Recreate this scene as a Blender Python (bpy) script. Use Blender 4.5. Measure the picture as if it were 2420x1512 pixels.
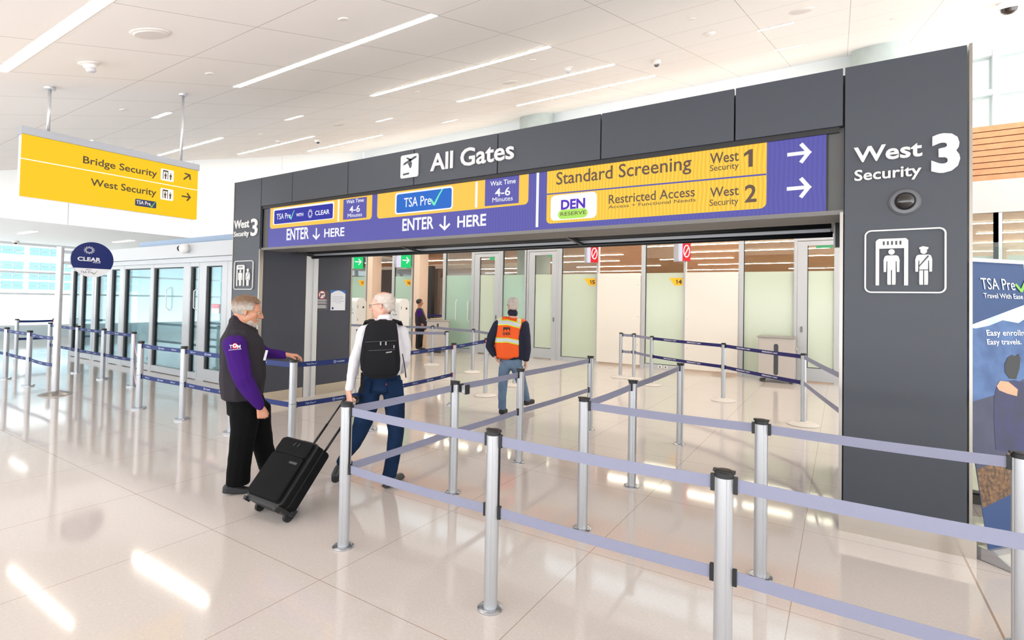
import bpy, bmesh, math, random
import numpy as np
from mathutils import Vector, Matrix, noise

random.seed(7)
for _o in list(bpy.data.objects):
    bpy.data.objects.remove(_o, do_unlink=True)
SC = bpy.context.scene
COL = SC.collection

# ------------------------------------------------------------------ camera
CAM_H, F_PX, P_Y = 1.70, 1228.204, 684.615
YAW, PITCH, ROLL = math.radians(-32.38902), math.radians(1.25733), math.radians(1.12472)
def _rot():
    cy, sy = math.cos(YAW), math.sin(YAW)
    A = np.array([[cy, -sy, 0], [0, 0, -1], [sy, cy, 0]])
    cp, sp = math.cos(PITCH), math.sin(PITCH)
    P = np.array([[1, 0, 0], [0, cp, sp], [0, -sp, cp]])
    cr, sr = math.cos(ROLL), math.sin(ROLL)
    return np.array([[cr, -sr, 0], [sr, cr, 0], [0, 0, 1]]) @ P @ A
CR = _rot()
cam_d = bpy.data.cameras.new('camera')
cam_d.sensor_width = 36.0
cam_d.sensor_fit = 'HORIZONTAL'
cam_d.lens = F_PX / 2420 * 36.0
cam_d.shift_y = -(756 - P_Y) / 2420
cam_d.clip_start = 0.05
cam_d.clip_end = 400
cam = bpy.data.objects.new('camera', cam_d)
COL.objects.link(cam)
mw = Matrix.Identity(4)
for r in range(3):
    mw[r][0] = CR[0][r]; mw[r][1] = -CR[1][r]; mw[r][2] = -CR[2][r]
mw[2][3] = CAM_H
cam.matrix_world = mw
SC.camera = cam

# ------------------------------------------------------------------ world, exposure
world = bpy.data.worlds.new('daylight'); SC.world = world
world.use_nodes = True
_bg = world.node_tree.nodes['Background']
_bg.inputs[0].default_value = (0.90, 0.96, 1.0, 1)
_bg.inputs[1].default_value = 1.0
_nt = world.node_tree                          # pale sky above, apron glow below the horizon boosted to lift the ceiling
_tc = _nt.nodes.new('ShaderNodeTexCoord'); _sx = _nt.nodes.new('ShaderNodeSeparateXYZ'); _rp = _nt.nodes.new('ShaderNodeValToRGB')
_mp = _nt.nodes.new('ShaderNodeMapRange'); _mp.inputs[1].default_value = -.5; _mp.inputs[2].default_value = .5
_rp.color_ramp.elements[0].position = .44; _rp.color_ramp.elements[0].color = (1, 1, 1, 1)
_rp.color_ramp.elements[1].position = .54; _rp.color_ramp.elements[1].color = (.50, .535, .56, 1)
_ml = _nt.nodes.new('ShaderNodeVectorMath'); _ml.operation = 'SCALE'; _ml.inputs[3].default_value = 4.7
_nt.links.new(_tc.outputs['Generated'], _sx.inputs[0]); _nt.links.new(_sx.outputs[2], _mp.inputs[0]); _nt.links.new(_mp.outputs[0], _rp.inputs[0])
_nt.links.new(_rp.outputs[0], _ml.inputs[0]); _nt.links.new(_ml.outputs[0], _bg.inputs[0])
SC.view_settings.view_transform = 'Standard'
SC.view_settings.look = 'None'
EXPO = 0.12
SC.view_settings.exposure = EXPO
SC.view_settings.gamma = 1.0
SC.view_settings.use_curve_mapping = False

sun_d = bpy.data.lights.new('sun', 'SUN'); sun_d.energy = 7.0; sun_d.angle = math.radians(1.0); sun_d.color = (1, .98, .95)
sun = bpy.data.objects.new('sun', sun_d); COL.objects.link(sun)          # added high beyond the clerestory to brighten the far ceiling by bounce
sun.location = (0, 60, 90); sun.rotation_euler = (math.radians(-31), 0, math.radians(4))

# ------------------------------------------------------------------ where a sight line of the photograph meets a known plane
def sight(px, py):
    d = CR.T @ np.array([(px - 1210) / F_PX, (py - P_Y) / F_PX, 1.0])
    return Vector(d)
EYE = Vector((0, 0, CAM_H))
def hit(px, py, n, p0):
    d = sight(px, py); n = Vector(n)
    return EYE + d * (n.dot(Vector(p0) - EYE) / n.dot(d))
def at_z(px, py, z=0.0): return hit(px, py, (0, 0, 1), (0, 0, z))
def at_y(px, py, y): return hit(px, py, (0, 1, 0), (0, y, 0))
def at_x(px, py, x): return hit(px, py, (1, 0, 0), (x, 0, 0))

# ------------------------------------------------------------------ materials
def lin(c):
    c = c / 255.0
    return c / 12.92 if c <= 0.04045 else ((c + 0.055) / 1.055) ** 2.4
def rgb(c): return (lin(c[0]), lin(c[1]), lin(c[2]), 1)
MATS = {}
def M(name, c, rough=0.5, metal=0.0, emit=0.0, bump=None, coat=0.0, spec=0.5, vary=None, lit=0.0):
    if name in MATS: return MATS[name]
    m = bpy.data.materials.new(name); m.use_nodes = True
    nt = m.node_tree; b = nt.nodes['Principled BSDF']
    b.inputs['Base Color'].default_value = rgb(c)
    b.inputs['Roughness'].default_value = rough
    b.inputs['Metallic'].default_value = metal
    b.inputs['Specular IOR Level'].default_value = spec
    b.inputs['Coat Weight'].default_value = coat
    if emit:
        b.inputs['Emission Color'].default_value = rgb(c)
        b.inputs['Emission Strength'].default_value = emit
    if lit:                                   # a screen or glowing face: its colour is its own light
        b.inputs['Base Color'].default_value = (.01, .01, .01, 1)
        b.inputs['Emission Color'].default_value = rgb(c)
        b.inputs['Emission Strength'].default_value = lit / 2 ** EXPO
        b.inputs['Specular IOR Level'].default_value = .15
    if bump or vary:
        tc = nt.nodes.new('ShaderNodeTexCoord')
    if bump:
        sc, st = bump
        n = nt.nodes.new('ShaderNodeTexNoise'); n.inputs['Scale'].default_value = sc
        n.inputs['Detail'].default_value = 3
        bp = nt.nodes.new('ShaderNodeBump'); bp.inputs['Strength'].default_value = st
        bp.inputs['Distance'].default_value = 0.01
        nt.links.new(tc.outputs['Object'], n.inputs['Vector'])
        nt.links.new(n.outputs['Fac'], bp.inputs['Height'])
        nt.links.new(bp.outputs['Normal'], b.inputs['Normal'])
    if vary:
        sc, c2 = vary
        n = nt.nodes.new('ShaderNodeTexNoise'); n.inputs['Scale'].default_value = sc
        n.inputs['Detail'].default_value = 4
        rp = nt.nodes.new('ShaderNodeValToRGB')
        rp.color_ramp.elements[0].position = 0.35; rp.color_ramp.elements[1].position = 0.65
        rp.color_ramp.elements[0].color = rgb(c); rp.color_ramp.elements[1].color = rgb(c2)
        nt.links.new(tc.outputs['Object'], n.inputs['Vector'])
        nt.links.new(n.outputs['Fac'], rp.inputs[0])
        nt.links.new(rp.outputs[0], b.inputs['Base Color'])
    MATS[name] = m
    return m
def translucent(name, c, share):
    """frosted film: part of the light of the far side soaks through"""
    m = M(name, c, .16, spec=.6); nt = m.node_tree; b = nt.nodes['Principled BSDF']
    if 'soak' in nt.nodes: return m
    t = nt.nodes.new('ShaderNodeBsdfTranslucent'); t.name = 'soak'; t.inputs[0].default_value = rgb(c)
    x = nt.nodes.new('ShaderNodeMixShader'); x.inputs[0].default_value = share
    nt.links.new(b.outputs[0], x.inputs[1]); nt.links.new(t.outputs[0], x.inputs[2])
    nt.links.new(x.outputs[0], nt.nodes['Material Output'].inputs[0])
    return m
def glass(name, tint, refl=0.06, rough=0.0):
    if name in MATS: return MATS[name]
    m = bpy.data.materials.new(name); m.use_nodes = True
    nt = m.node_tree; nt.nodes.clear()
    o = nt.nodes.new('ShaderNodeOutputMaterial')
    mx = nt.nodes.new('ShaderNodeMixShader')
    tr = nt.nodes.new('ShaderNodeBsdfTransparent'); tr.inputs[0].default_value = rgb(tint)
    gl = nt.nodes.new('ShaderNodeBsdfGlossy'); gl.inputs['Roughness'].default_value = rough
    lw = nt.nodes.new('ShaderNodeLayerWeight'); lw.inputs[0].default_value = 0.25
    mp = nt.nodes.new('ShaderNodeMapRange')
    mp.inputs[3].default_value = refl; mp.inputs[4].default_value = 0.7
    nt.links.new(lw.outputs['Fresnel'], mp.inputs[0])
    nt.links.new(mp.outputs[0], mx.inputs[0])
    nt.links.new(tr.outputs[0], mx.inputs[1]); nt.links.new(gl.outputs[0], mx.inputs[2])
    nt.links.new(mx.outputs[0], o.inputs[0])
    MATS[name] = m
    return m
def grid_lines(nt, x0, dx, y0, dy, w, extra=None):
    """mask that is 1 on joint lines of a grid laid out in the object's X and Y"""
    tc = nt.nodes.new('ShaderNodeTexCoord'); sx = nt.nodes.new('ShaderNodeSeparateXYZ')
    nt.links.new(tc.outputs['Object'], sx.inputs[0])
    def mth(op, a, b=None):
        n = nt.nodes.new('ShaderNodeMath'); n.operation = op
        for i, v in enumerate((a, b)):
            if v is None: continue
            if isinstance(v, (int, float)): n.inputs[i].default_value = v
            else: nt.links.new(v, n.inputs[i])
        return n.outputs[0]
    def axis(o, o0, d):
        t = mth('DIVIDE', mth('SUBTRACT', o, o0), d)
        fr = mth('FRACT', mth('ADD', t, 0.5))
        return mth('LESS_THAN', mth('ABSOLUTE', mth('SUBTRACT', fr, 0.5)), w / d / 2)
    a = mth('MAXIMUM', axis(sx.outputs[0], x0, dx), axis(sx.outputs[1], y0, dy))
    if extra is not None:
        e = mth('LESS_THAN', mth('ABSOLUTE', mth('SUBTRACT', sx.outputs[0], extra)), w * 1.4)
        a = mth('MAXIMUM', a, e)
    return a, tc
def floor_material():
    m = bpy.data.materials.new('polished_terrazzo_tile'); m.use_nodes = True
    nt = m.node_tree; b = nt.nodes['Principled BSDF']
    mask, tc = grid_lines(nt, -0.236, 1.2045, 2.071, 1.2555, 0.0045, extra=0.722)
    n = nt.nodes.new('ShaderNodeTexNoise'); n.inputs['Scale'].default_value = 60; n.inputs['Detail'].default_value = 5
    nt.links.new(tc.outputs['Object'], n.inputs['Vector'])
    rp = nt.nodes.new('ShaderNodeValToRGB')
    rp.color_ramp.elements[0].position = 0.3; rp.color_ramp.elements[1].position = 0.7
    rp.color_ramp.elements[0].color = rgb((199, 190, 184)); rp.color_ramp.elements[1].color = rgb((206, 198, 192))
    nt.links.new(n.outputs['Fac'], rp.inputs[0])
    v = nt.nodes.new('ShaderNodeTexVoronoi'); v.inputs['Scale'].default_value = 26
    nt.links.new(tc.outputs['Object'], v.inputs['Vector'])
    ch = nt.nodes.new('ShaderNodeMath'); ch.operation = 'LESS_THAN'; ch.inputs[1].default_value = 0.05
    nt.links.new(v.outputs['Distance'], ch.inputs[0])
    m1 = nt.nodes.new('ShaderNodeMix'); m1.data_type = 'RGBA'
    nt.links.new(ch.outputs[0], m1.inputs[0]); nt.links.new(rp.outputs[0], m1.inputs[6])
    m1.inputs[7].default_value = rgb((247, 243, 238))
    m2 = nt.nodes.new('ShaderNodeMix'); m2.data_type = 'RGBA'
    nt.links.new(mask, m2.inputs[0]); nt.links.new(m1.outputs[2], m2.inputs[6])
    m2.inputs[7].default_value = rgb((160, 139, 122))
    nt.links.new(m2.outputs[2], b.inputs['Base Color'])
    b.inputs['Roughness'].default_value = 0.07
    b.inputs['Specular IOR Level'].default_value = 0.6
    return m
def ceiling_material():
    m = bpy.data.materials.new('ceiling_panels'); m.use_nodes = True
    nt = m.node_tree; b = nt.nodes['Principled BSDF']
    mask, tc = grid_lines(nt, -3.624, 1.2385, 1.64, 1.2525, 0.009)
    m2 = nt.nodes.new('ShaderNodeMix'); m2.data_type = 'RGBA'
    nt.links.new(mask, m2.inputs[0])
    m2.inputs[6].default_value = rgb((246, 242, 239)); m2.inputs[7].default_value = rgb((186, 179, 174))
    nt.links.new(m2.outputs[2], b.inputs['Base Color'])
    b.inputs['Roughness'].default_value = 0.6
    return m

# ------------------------------------------------------------------ mesh builder
class B:
    def __init__(s): s.bm = bmesh.new()
    def face(s, pts):
        return s.bm.faces.new([s.bm.verts.new(p) for p in pts])
    def box(s, x0, y0, z0, x1, y1, z1):
        x0, x1 = sorted((x0, x1)); y0, y1 = sorted((y0, y1)); z0, z1 = sorted((z0, z1))
        v = [s.bm.verts.new((x, y, z)) for x in (x0, x1) for y in (y0, y1) for z in (z0, z1)]
        for q in ((0, 1, 3, 2), (4, 6, 7, 5), (0, 4, 5, 1), (2, 3, 7, 6), (0, 2, 6, 4), (1, 5, 7, 3)):
            s.bm.faces.new([v[i] for i in q])
        return s
    def beam(s, p0, p1, w, h, up=(0, 0, 1)):
        p0, p1 = Vector(p0), Vector(p1); d = (p1 - p0).normalized()
        a = d.cross(Vector(up)).normalized(); b = a.cross(d).normalized()
        r = []
        for p in (p0, p1):
            r.append([s.bm.verts.new(p + a * i * w / 2 + b * j * h / 2) for i, j in ((-1, -1), (1, -1), (1, 1), (-1, 1))])
        for i in range(4):
            s.bm.faces.new([r[0][i], r[0][(i + 1) % 4], r[1][(i + 1) % 4], r[1][i]])
        s.bm.faces.new(r[0][::-1]); s.bm.faces.new(r[1])
        return s
    def tube(s, pts, rad, seg=12, cap=True):
        pts = [Vector(p) for p in pts]
        rads = rad if isinstance(rad, (list, tuple)) else [rad] * len(pts)
        rings = []; ref = None
        for i, p in enumerate(pts):
            d = (pts[min(i + 1, len(pts) - 1)] - pts[max(i - 1, 0)]).normalized()
            if ref is None:
                ref = d.cross(Vector((0, 0, 1)))
                if ref.length < 1e-3: ref = d.cross(Vector((1, 0, 0)))
            a = (ref - d * ref.dot(d)).normalized(); ref = a; b = d.cross(a)
            rings.append([s.bm.verts.new(p + (a * math.cos(t) + b * math.sin(t)) * rads[i])
                          for t in [2 * math.pi * k / seg for k in range(seg)]])
        for q, r in zip(rings, rings[1:]):
            for k in range(seg):
                s.bm.faces.new([q[k], q[(k + 1) % seg], r[(k + 1) % seg], r[k]])
        if cap:
            s.bm.faces.new(rings[0][::-1]); s.bm.faces.new(rings[-1])
        return s
    def lathe(s, prof, c=(0, 0, 0), seg=24):
        c = Vector(c); rings = []
        for r, z in prof:
            if r < 1e-6: rings.append([s.bm.verts.new(c + Vector((0, 0, z)))])
            else: rings.append([s.bm.verts.new(c + Vector((r * math.cos(2 * math.pi * k / seg), r * math.sin(2 * math.pi * k / seg), z))) for k in range(seg)])
        for q, r in zip(rings, rings[1:]):
            for k in range(seg):
                a, b = q[k % len(q)], q[(k + 1) % len(q)]; c2, d = r[(k + 1) % len(r)], r[k % len(r)]
                vs = []
                for v in (a, b, c2, d):
                    if v not in vs: vs.append(v)
                if len(vs) > 2: s.bm.faces.new(vs)
        if len(rings[0]) > 1: s.bm.faces.new(rings[0][::-1])
        if len(rings[-1]) > 1: s.bm.faces.new(rings[-1])
        return s
    def ell(s, c, r, seg=16, rot=None):
        c = Vector(c); m = rot or Matrix.Identity(3); n = seg // 2
        rings = []
        for i in range(n + 1):
            t = math.pi * i / n
            if i in (0, n): rings.append([s.bm.verts.new(c + m @ Vector((0, 0, r[2] * math.cos(t))))])
            else: rings.append([s.bm.verts.new(c + m @ Vector((r[0] * math.sin(t) * math.cos(p), r[1] * math.sin(t) * math.sin(p), r[2] * math.cos(t)))) for p in [2 * math.pi * k / seg for k in range(seg)]])
        for q, w in zip(rings, rings[1:]):
            for k in range(seg):
                vs = []
                for v in (q[k % len(q)], w[k % len(w)], w[(k + 1) % len(w)], q[(k + 1) % len(q)]):
                    if v not in vs: vs.append(v)
                s.bm.faces.new(vs)
        return s
    def slab(s, poly, pl, d0, d1):
        """a flat outline (u, v) on a plane, from height d0 to d1 above it"""
        lo = [s.bm.verts.new(pl.p(u, v, d0)) for u, v in poly]
        hi = [s.bm.verts.new(pl.p(u, v, d1)) for u, v in poly]
        n = len(poly)
        f = s.bm.faces.new(hi); g = s.bm.faces.new(lo[::-1])
        for i in range(n):
            s.bm.faces.new([lo[i], lo[(i + 1) % n], hi[(i + 1) % n], hi[i]])
        return s
    def ring(s, outer, inner, pl, d0, d1):
        n = len(outer)
        V = [[s.bm.verts.new(pl.p(u, v, d)) for u, v in q] for q in (outer, inner) for d in (d0, d1)]
        for i in range(n):
            j = (i + 1) % n
            s.bm.faces.new([V[1][i], V[1][j], V[3][j], V[3][i]])
            s.bm.faces.new([V[0][i], V[0][j], V[1][j], V[1][i]])
            s.bm.faces.new([V[2][i], V[3][i], V[3][j], V[2][j]])
            s.bm.faces.new([V[0][i], V[2][i], V[2][j], V[0][j]])
        return s
class Plane:
    """a flat face of the scene: origin, u along it, v up it, n out of it"""
    def __init__(s, p0, u, v=(0, 0, 1)):
        s.p0 = Vector(p0); s.u = Vector(u).normalized(); s.v = Vector(v).normalized(); s.n = s.u.cross(s.v).normalized()
    def p(s, u, v, d=0.0): return s.p0 + s.u * u + s.v * v + s.n * d
    def uv(s, px, py):
        q = hit(px, py, s.n, s.p0) - s.p0
        return q.dot(s.u), q.dot(s.v)
    def poly(s, pts): return [s.uv(*q) for q in pts]
def rrect(u0, v0, u1, v1, r, k=5, bl=True, tl=True):
    u0, u1 = sorted((u0, u1)); v0, v1 = sorted((v0, v1)); out = []
    for cx, cy, a0, on in ((u1 - r, v0 + r, -90, bl), (u1 - r, v1 - r, 0, tl), (u0 + r, v1 - r, 90, tl), (u0 + r, v0 + r, 180, bl)):
        if not on:
            sx = 1 if cx > (u0 + u1) / 2 else -1; sy = 1 if cy > (v0 + v1) / 2 else -1
            out.append((cx + sx * r, cy + sy * r)); continue
        for i in range(k + 1):
            a = math.radians(a0 + 90 * i / k); out.append((cx + r * math.cos(a), cy + r * math.sin(a)))
    return out
def disc(u, v, ru, rv=None, k=28, a0=0, a1=360):
    rv = rv or ru; n = k if a1 - a0 == 360 else k + 1
    return [(u + ru * math.cos(math.radians(a0 + (a1 - a0) * i / k)), v + rv * math.sin(math.radians(a0 + (a1 - a0) * i / k))) for i in range(n)]

# ------------------------------------------------------------------ objects
def root_of(o):
    while o.parent: o = o.parent
    return o
def obj(name, b, m=None, parent=None, smooth=False, bevel=0.0, local=False):
    bm = b.bm if isinstance(b, B) else b
    bmesh.ops.recalc_face_normals(bm, faces=bm.faces)
    me = bpy.data.meshes.new(name)
    if parent is not None and not local:
        bmesh.ops.translate(bm, verts=bm.verts, vec=-root_of(parent).location)
    bm.to_mesh(me); bm.free()
    if smooth:
        for p in me.polygons: p.use_smooth = True
    if m is not None: me.materials.append(m)
    o = bpy.data.objects.new(name, me); COL.objects.link(o)
    if parent is not None: o.parent = parent
    if bevel:
        md = o.modifiers.new('bevel', 'BEVEL'); md.width = bevel; md.segments = 2; md.limit_method = 'ANGLE'
    if smooth == 'auto':
        md = o.modifiers.new('edges', 'EDGE_SPLIT'); md.split_angle = math.radians(35)
    return o
def tag(o, label=None, cat=None, group=None, kind=None):
    if label: o['label'] = label
    if cat: o['category'] = cat
    if group: o['group'] = group
    if kind: o['kind'] = kind
    return o
def thing(name, loc, label, cat, group=None):
    o = bpy.data.objects.new(name, None); o.empty_display_size = 0.1
    COL.objects.link(o); o.location = loc
    return tag(o, label, cat, group)
def struct(name, b=None, m=None, loc=None, **k):
    if b is None:
        o = bpy.data.objects.new(name, None); COL.objects.link(o)
        if loc: o.location = loc
    else: o = obj(name, b, m, **k)
    o['kind'] = 'structure'
    return o
def copy_tree(o, parent=None):
    c = o.copy(); COL.objects.link(c)
    if parent is not None: c.parent = parent
    for ch in list(o.children): copy_tree(ch, c)
    return c

# ------------------------------------------------------------------ lettering
_TXT = {}
def glyphs(s, weight):
    key = (s, weight)
    if key in _TXT: return _TXT[key]
    cu = bpy.data.curves.new('lettering', 'FONT'); cu.body = s; cu.size = 1.0
    cu.offset = weight; cu.resolution_u = 3
    ob = bpy.data.objects.new('lettering', cu); COL.objects.link(ob)
    dg = bpy.context.evaluated_depsgraph_get(); dg.update()
    me = bpy.data.meshes.new_from_object(ob.evaluated_get(dg))
    vs = [tuple(v.co) for v in me.vertices]; fs = [tuple(p.vertices) for p in me.polygons]
    bpy.data.objects.remove(ob, do_unlink=True); bpy.data.curves.remove(cu); bpy.data.meshes.remove(me)
    _TXT[key] = (vs, fs)
    return vs, fs
_CAP = {}
def write(b, s, pl, u0, u1, v0, cap, d0, d1, weight=0.0, v0r=None, solid=True):
    """letters of a line from u0 to u1, baseline v0, capital height cap"""
    if weight not in _CAP:
        hv, _ = glyphs('H', weight); _CAP[weight] = (min(v[1] for v in hv), max(v[1] for v in hv))
    lo, hi = _CAP[weight]
    vs, fs = glyphs(s, weight)
    x0 = min(v[0] for v in vs); x1 = max(v[0] for v in vs)
    ku = (u1 - u0) / (x1 - x0); kv = cap / (hi - lo)
    tilt = 0 if v0r is None else (v0r - v0) / (u1 - u0)
    bm = b.bm
    t = bmesh.new()
    tv = [t.verts.new((u0 + (x - x0) * ku, v0 + (y - lo) * kv + tilt * (x - x0) * ku, 0)) for x, y, z in vs]
    for f in fs:
        try: t.faces.new([tv[i] for i in f])
        except ValueError: pass
    if solid:
        r = bmesh.ops.extrude_face_region(t, geom=t.faces[:])
        for v in r['geom']:
            if isinstance(v, bmesh.types.BMVert): v.co.z = 1
    mp = {}
    for v in t.verts: mp[v] = bm.verts.new(pl.p(v.co.x, v.co.y, d1 if (v.co.z > .5 or not solid) else d0))
    for f in t.faces: bm.faces.new([mp[v] for v in f.verts])
    t.free()
    return b
def write_px(b, s, pl, left, right, top, d0, d1, weight=0.0):
    """same, laid between two baseline points of the photograph; top is the height of a capital at the left end"""
    u0, v0 = pl.uv(*left); u1, v1 = pl.uv(*right)
    cap = pl.uv(left[0], top)[1] - v0
    return write(b, s, pl, u0, u1, v0, cap, d0, d1, weight)
def check_mark(b, pl, u, v, w, h, d0, d1):
    t = [(0, .40), (.12, .46), (.33, .17), (.62, .62), (.90, 1.0), (1.0, .99), (.72, .58), (.40, 0), (.28, 0)]
    return b.slab([(u + a * w, v + c * h) for a, c in t], pl, d0, d1)
def stroke(b, pl, p, q, w, d0, d1):
    dx, dy = q[0] - p[0], q[1] - p[1]; L = math.hypot(dx, dy); nx, ny = -dy / L * w / 2, dx / L * w / 2
    return b.slab([(p[0] - nx, p[1] - ny), (q[0] - nx, q[1] - ny), (q[0] + nx, q[1] + ny), (p[0] + nx, p[1] + ny)], pl, d0, d1)
def arrow(b, pl, c, size, ang, d0, d1, th=.15, sq=1.0):
    """arrow of a shaft and two barbs round the point c, pointing along ang degrees"""
    ca, sa = math.cos(math.radians(ang)), math.sin(math.radians(ang))
    def tr(x, y): return (c[0] + size * sq * (x * ca - y * sa), c[1] + size * (x * sa + y * ca))
    w = th * size; e = (d1 - d0) * .06
    tip = tr(.5 - th * .7, 0)
    stroke(b, pl, tr(-.5, 0), tip, w, d0, d1)
    for k, sgn in enumerate((1, -1)):
        q = tr(.06, .44 * sgn)
        dx, dy = tip[0] - q[0], tip[1] - q[1]; L = math.hypot(dx, dy)
        stroke(b, pl, q, (tip[0] + dx / L * w * .5, tip[1] + dy / L * w * .5), w, d0, d1 + e * (k + 1))
    return b
# ================================================================== the setting
CZ0, CS = 3.485, 0.2953                       # the hall ceiling climbs towards the clerestory
def ceil_z(y): return CZ0 + CS * y
def at_ceiling(px, py): return hit(px, py, (0, -CS, 1), (0, 0, CZ0))

white = M('white_plaster', (244, 248, 250), .6)
alu = M('satin_aluminium', (206, 208, 212), .35, .55)
aluf = M('door_frame_aluminium', (188, 190, 193), .42, .25)
steel = M('brushed_steel', (158, 153, 147), .3, .9)
charcoal = M('charcoal_wall_panel', (55, 60, 69), .45, bump=(700, .04))
darkmetal = M('dark_metal', (62, 62, 63), .45, .3)
black = M('black_plastic', (22, 22, 24), .45)
strip_mat = M('warm_led_strip', (255, 243, 230), .5, emit=20.0)
strip_far = M('warm_led_strip_high', (255, 244, 230), .5, emit=72.0)
strip_cool = M('cool_led_strip', (255, 250, 244), .5, emit=5.0)

b = B(); b.box(-34, -2.6, -.12, 8, 46, 0)
struct('floor', b, floor_material())

b = B()
for y0, y1, z0, z1 in ((-4, -1, ceil_z(-1), ceil_z(-1)), (-1, 15.3, ceil_z(-1), ceil_z(15.3))):
    v = [(-17.4, y0, z0), (11, y0, z0), (11, y1, z1), (-17.4, y1, z1)]
    t = [(x, y, z + .15) for x, y, z in v]
    b.face(v[::-1]); b.face(t)
    for i in range(4): b.face([v[i], v[(i + 1) % 4], t[(i + 1) % 4], t[i]])
struct('ceiling', b, ceiling_material())
# plaster drop from the end of the ceiling down to the clerestory
b = B(); b.box(-17.4, 15.3, 7.50, 11, 15.55, ceil_z(15.3) + .15)
struct('trim_1', b, white)
# white bulkhead on the left with the low ceiling behind it
bw = struct('wall_left', loc=(-17.4, 5, 0))
ys = [-3, .2, 2.75, 5.3, 8.4, 11.48, 15.3]
for y0, y1 in zip(ys, ys[1:]):
    b = B(); pts = [(y0 + .006, 3.5), (y1 - .006, 3.5), (y1 - .006, ceil_z(y1)), (y0 + .006, ceil_z(y0))]
    b.slab(pts, Plane((-17.4, 0, 0), (0, 1, 0)), -.3, 0)
    obj('wall_panel', b, white, bw)
b = B(); b.box(-25.9, -3, 3.5, -17.72, 18, 3.65)
struct('ceiling_low', b, M('low_ceiling_white', (246, 249, 250), .6))

# ------------------------------------------------------------------ far left window wall
wm = M('white_mullion', (226, 231, 234), .4)
clear = glass('clear_pane', (246, 251, 252), .04)
YW = [-3, 1.0, 5.0, 9.0, 13.0, 17.0]
for k, (y0, y1) in enumerate(zip(YW, YW[1:])):
    w = struct('window_%d' % (k + 1), loc=(-25.75, y0, 0))
    b = B(); b.box(-25.9, y0 - .07, 0, -25.68, y0 + .07, 3.5)
    for z in (0.42, 1.62, 2.42, 3.46): b.box(-25.86, y0 + .07, z - .035, -25.70, y1 - .07, z + .035)
    obj('window_frame', b, wm, w)
    b = B(); b.box(-25.79, y0 + .07, .46, -25.78, y1 - .07, 3.43); obj('pane', b, clear, w)
    b = B(); b.box(-25.95, y0 + .07, 0, -25.62, y1 - .07, .385); obj('window_sill', b, M('blue_grey_sill', (214, 230, 236), .4), w)

# ------------------------------------------------------------------ portal
YP = 4.747
portal = struct('wall_portal', loc=(-3.9, YP, 0))
def pbox(name, m, *boxes, bevel=0):
    b = B()
    for q in boxes: b.box(*q)
    return obj(name, b, m, portal, bevel=bevel)
JX = [-8.46, -7.716, -6.928, -5.70, -4.487, -3.236, -2.01, -.782, .008]
for i, (x0, x1) in enumerate(zip(JX, JX[1:])):
    z0 = .175 if i == 0 else 3.115
    pbox('fascia_panel' if i else 'pillar_panel', charcoal, (x0 + .006, YP, z0, x1 - .006, YP + .04, 3.565), bevel=.003)
pbox('pillar_panel', charcoal, (.016, YP, .175, .738, YP + .04, 3.565), bevel=.003)
pbox('kick_plate', M('kick_plate_steel', (196, 188, 178), .16, .85), (-.01, YP - .006, 0, .787, YP + .04, .172))
pbox('kick_plate', M('kick_plate_steel', (196, 188, 178), .16, .85), (-8.47, YP - .006, 0, -7.70, YP + .04, .172))
pbox('corner_trim', steel, (.748, YP - .004, .172, .766, YP + .09, 3.57))
pbox('corner_trim', steel, (-.014, YP - .004, .172, .008, YP + .06, 2.44))
pbox('corner_trim', steel, (-7.722, YP - .004, .172, -7.702, YP + .06, 2.44))
pbox('corner_trim', steel, (-8.48, YP - .002, .172, -8.462, YP + .06, 3.567))
pbox('core', darkmetal, (-8.455, YP + .045, 0, -7.76, 6.60, 3.55), (.03, YP + .045, 0, .735, 6.60, 3.55), (-7.76, YP + .12, 2.64, .03, 6.60, 3.55))
pbox('screen_recess', M('recess_grey', (72, 73, 72), .5), (-7.71, YP + .05, 2.43, -7.575, YP + .13, 3.11), (-.10, YP + .05, 2.43, .012, YP + .13, 3.11))
pbox('screen_top_border', black, (-7.72, YP + .02, 3.072, -.02, YP + .13, 3.114))  # black border bar between the fascia and the display
pbox('soffit', M('soffit_grey', (104, 102, 100), .5), (-7.74, YP + .02, 2.425, .01, 5.22, 2.46), (-7.74, 5.66, 2.50, .01, 6.60, 2.54))
# left jamb
jm = M('jamb_panel', (60, 64, 76), .5, bump=(700, .04))
pbox('jamb_panel', jm, (-7.76, YP + .065, .172, -7.73, 5.60, 2.43), (-7.76, 5.86, .172, -7.73, 6.56, 2.52))
pbox('gate_guide', alu, (-7.76, 5.61, 0, -7.725, 5.70, 2.43), (-7.76, 5.76, 0, -7.725, 5.85, 2.43), (-7.765, 5.70, 0, -7.75, 5.76, 2.43))
pbox('kick_plate', M('jamb_kick', (190, 180, 166), .2, .7), (-7.76, YP + .06, 0, -7.728, 5.60, .17), (-7.76, 5.86, 0, -7.728, 6.56, .17))
pbox('corner_trim', steel, (-7.775, 6.565, 0, -7.725, 6.60, 2.52))
pbox('jamb_panel', jm, (0.0, YP + .065, .172, .03, 6.56, 2.43))

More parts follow.
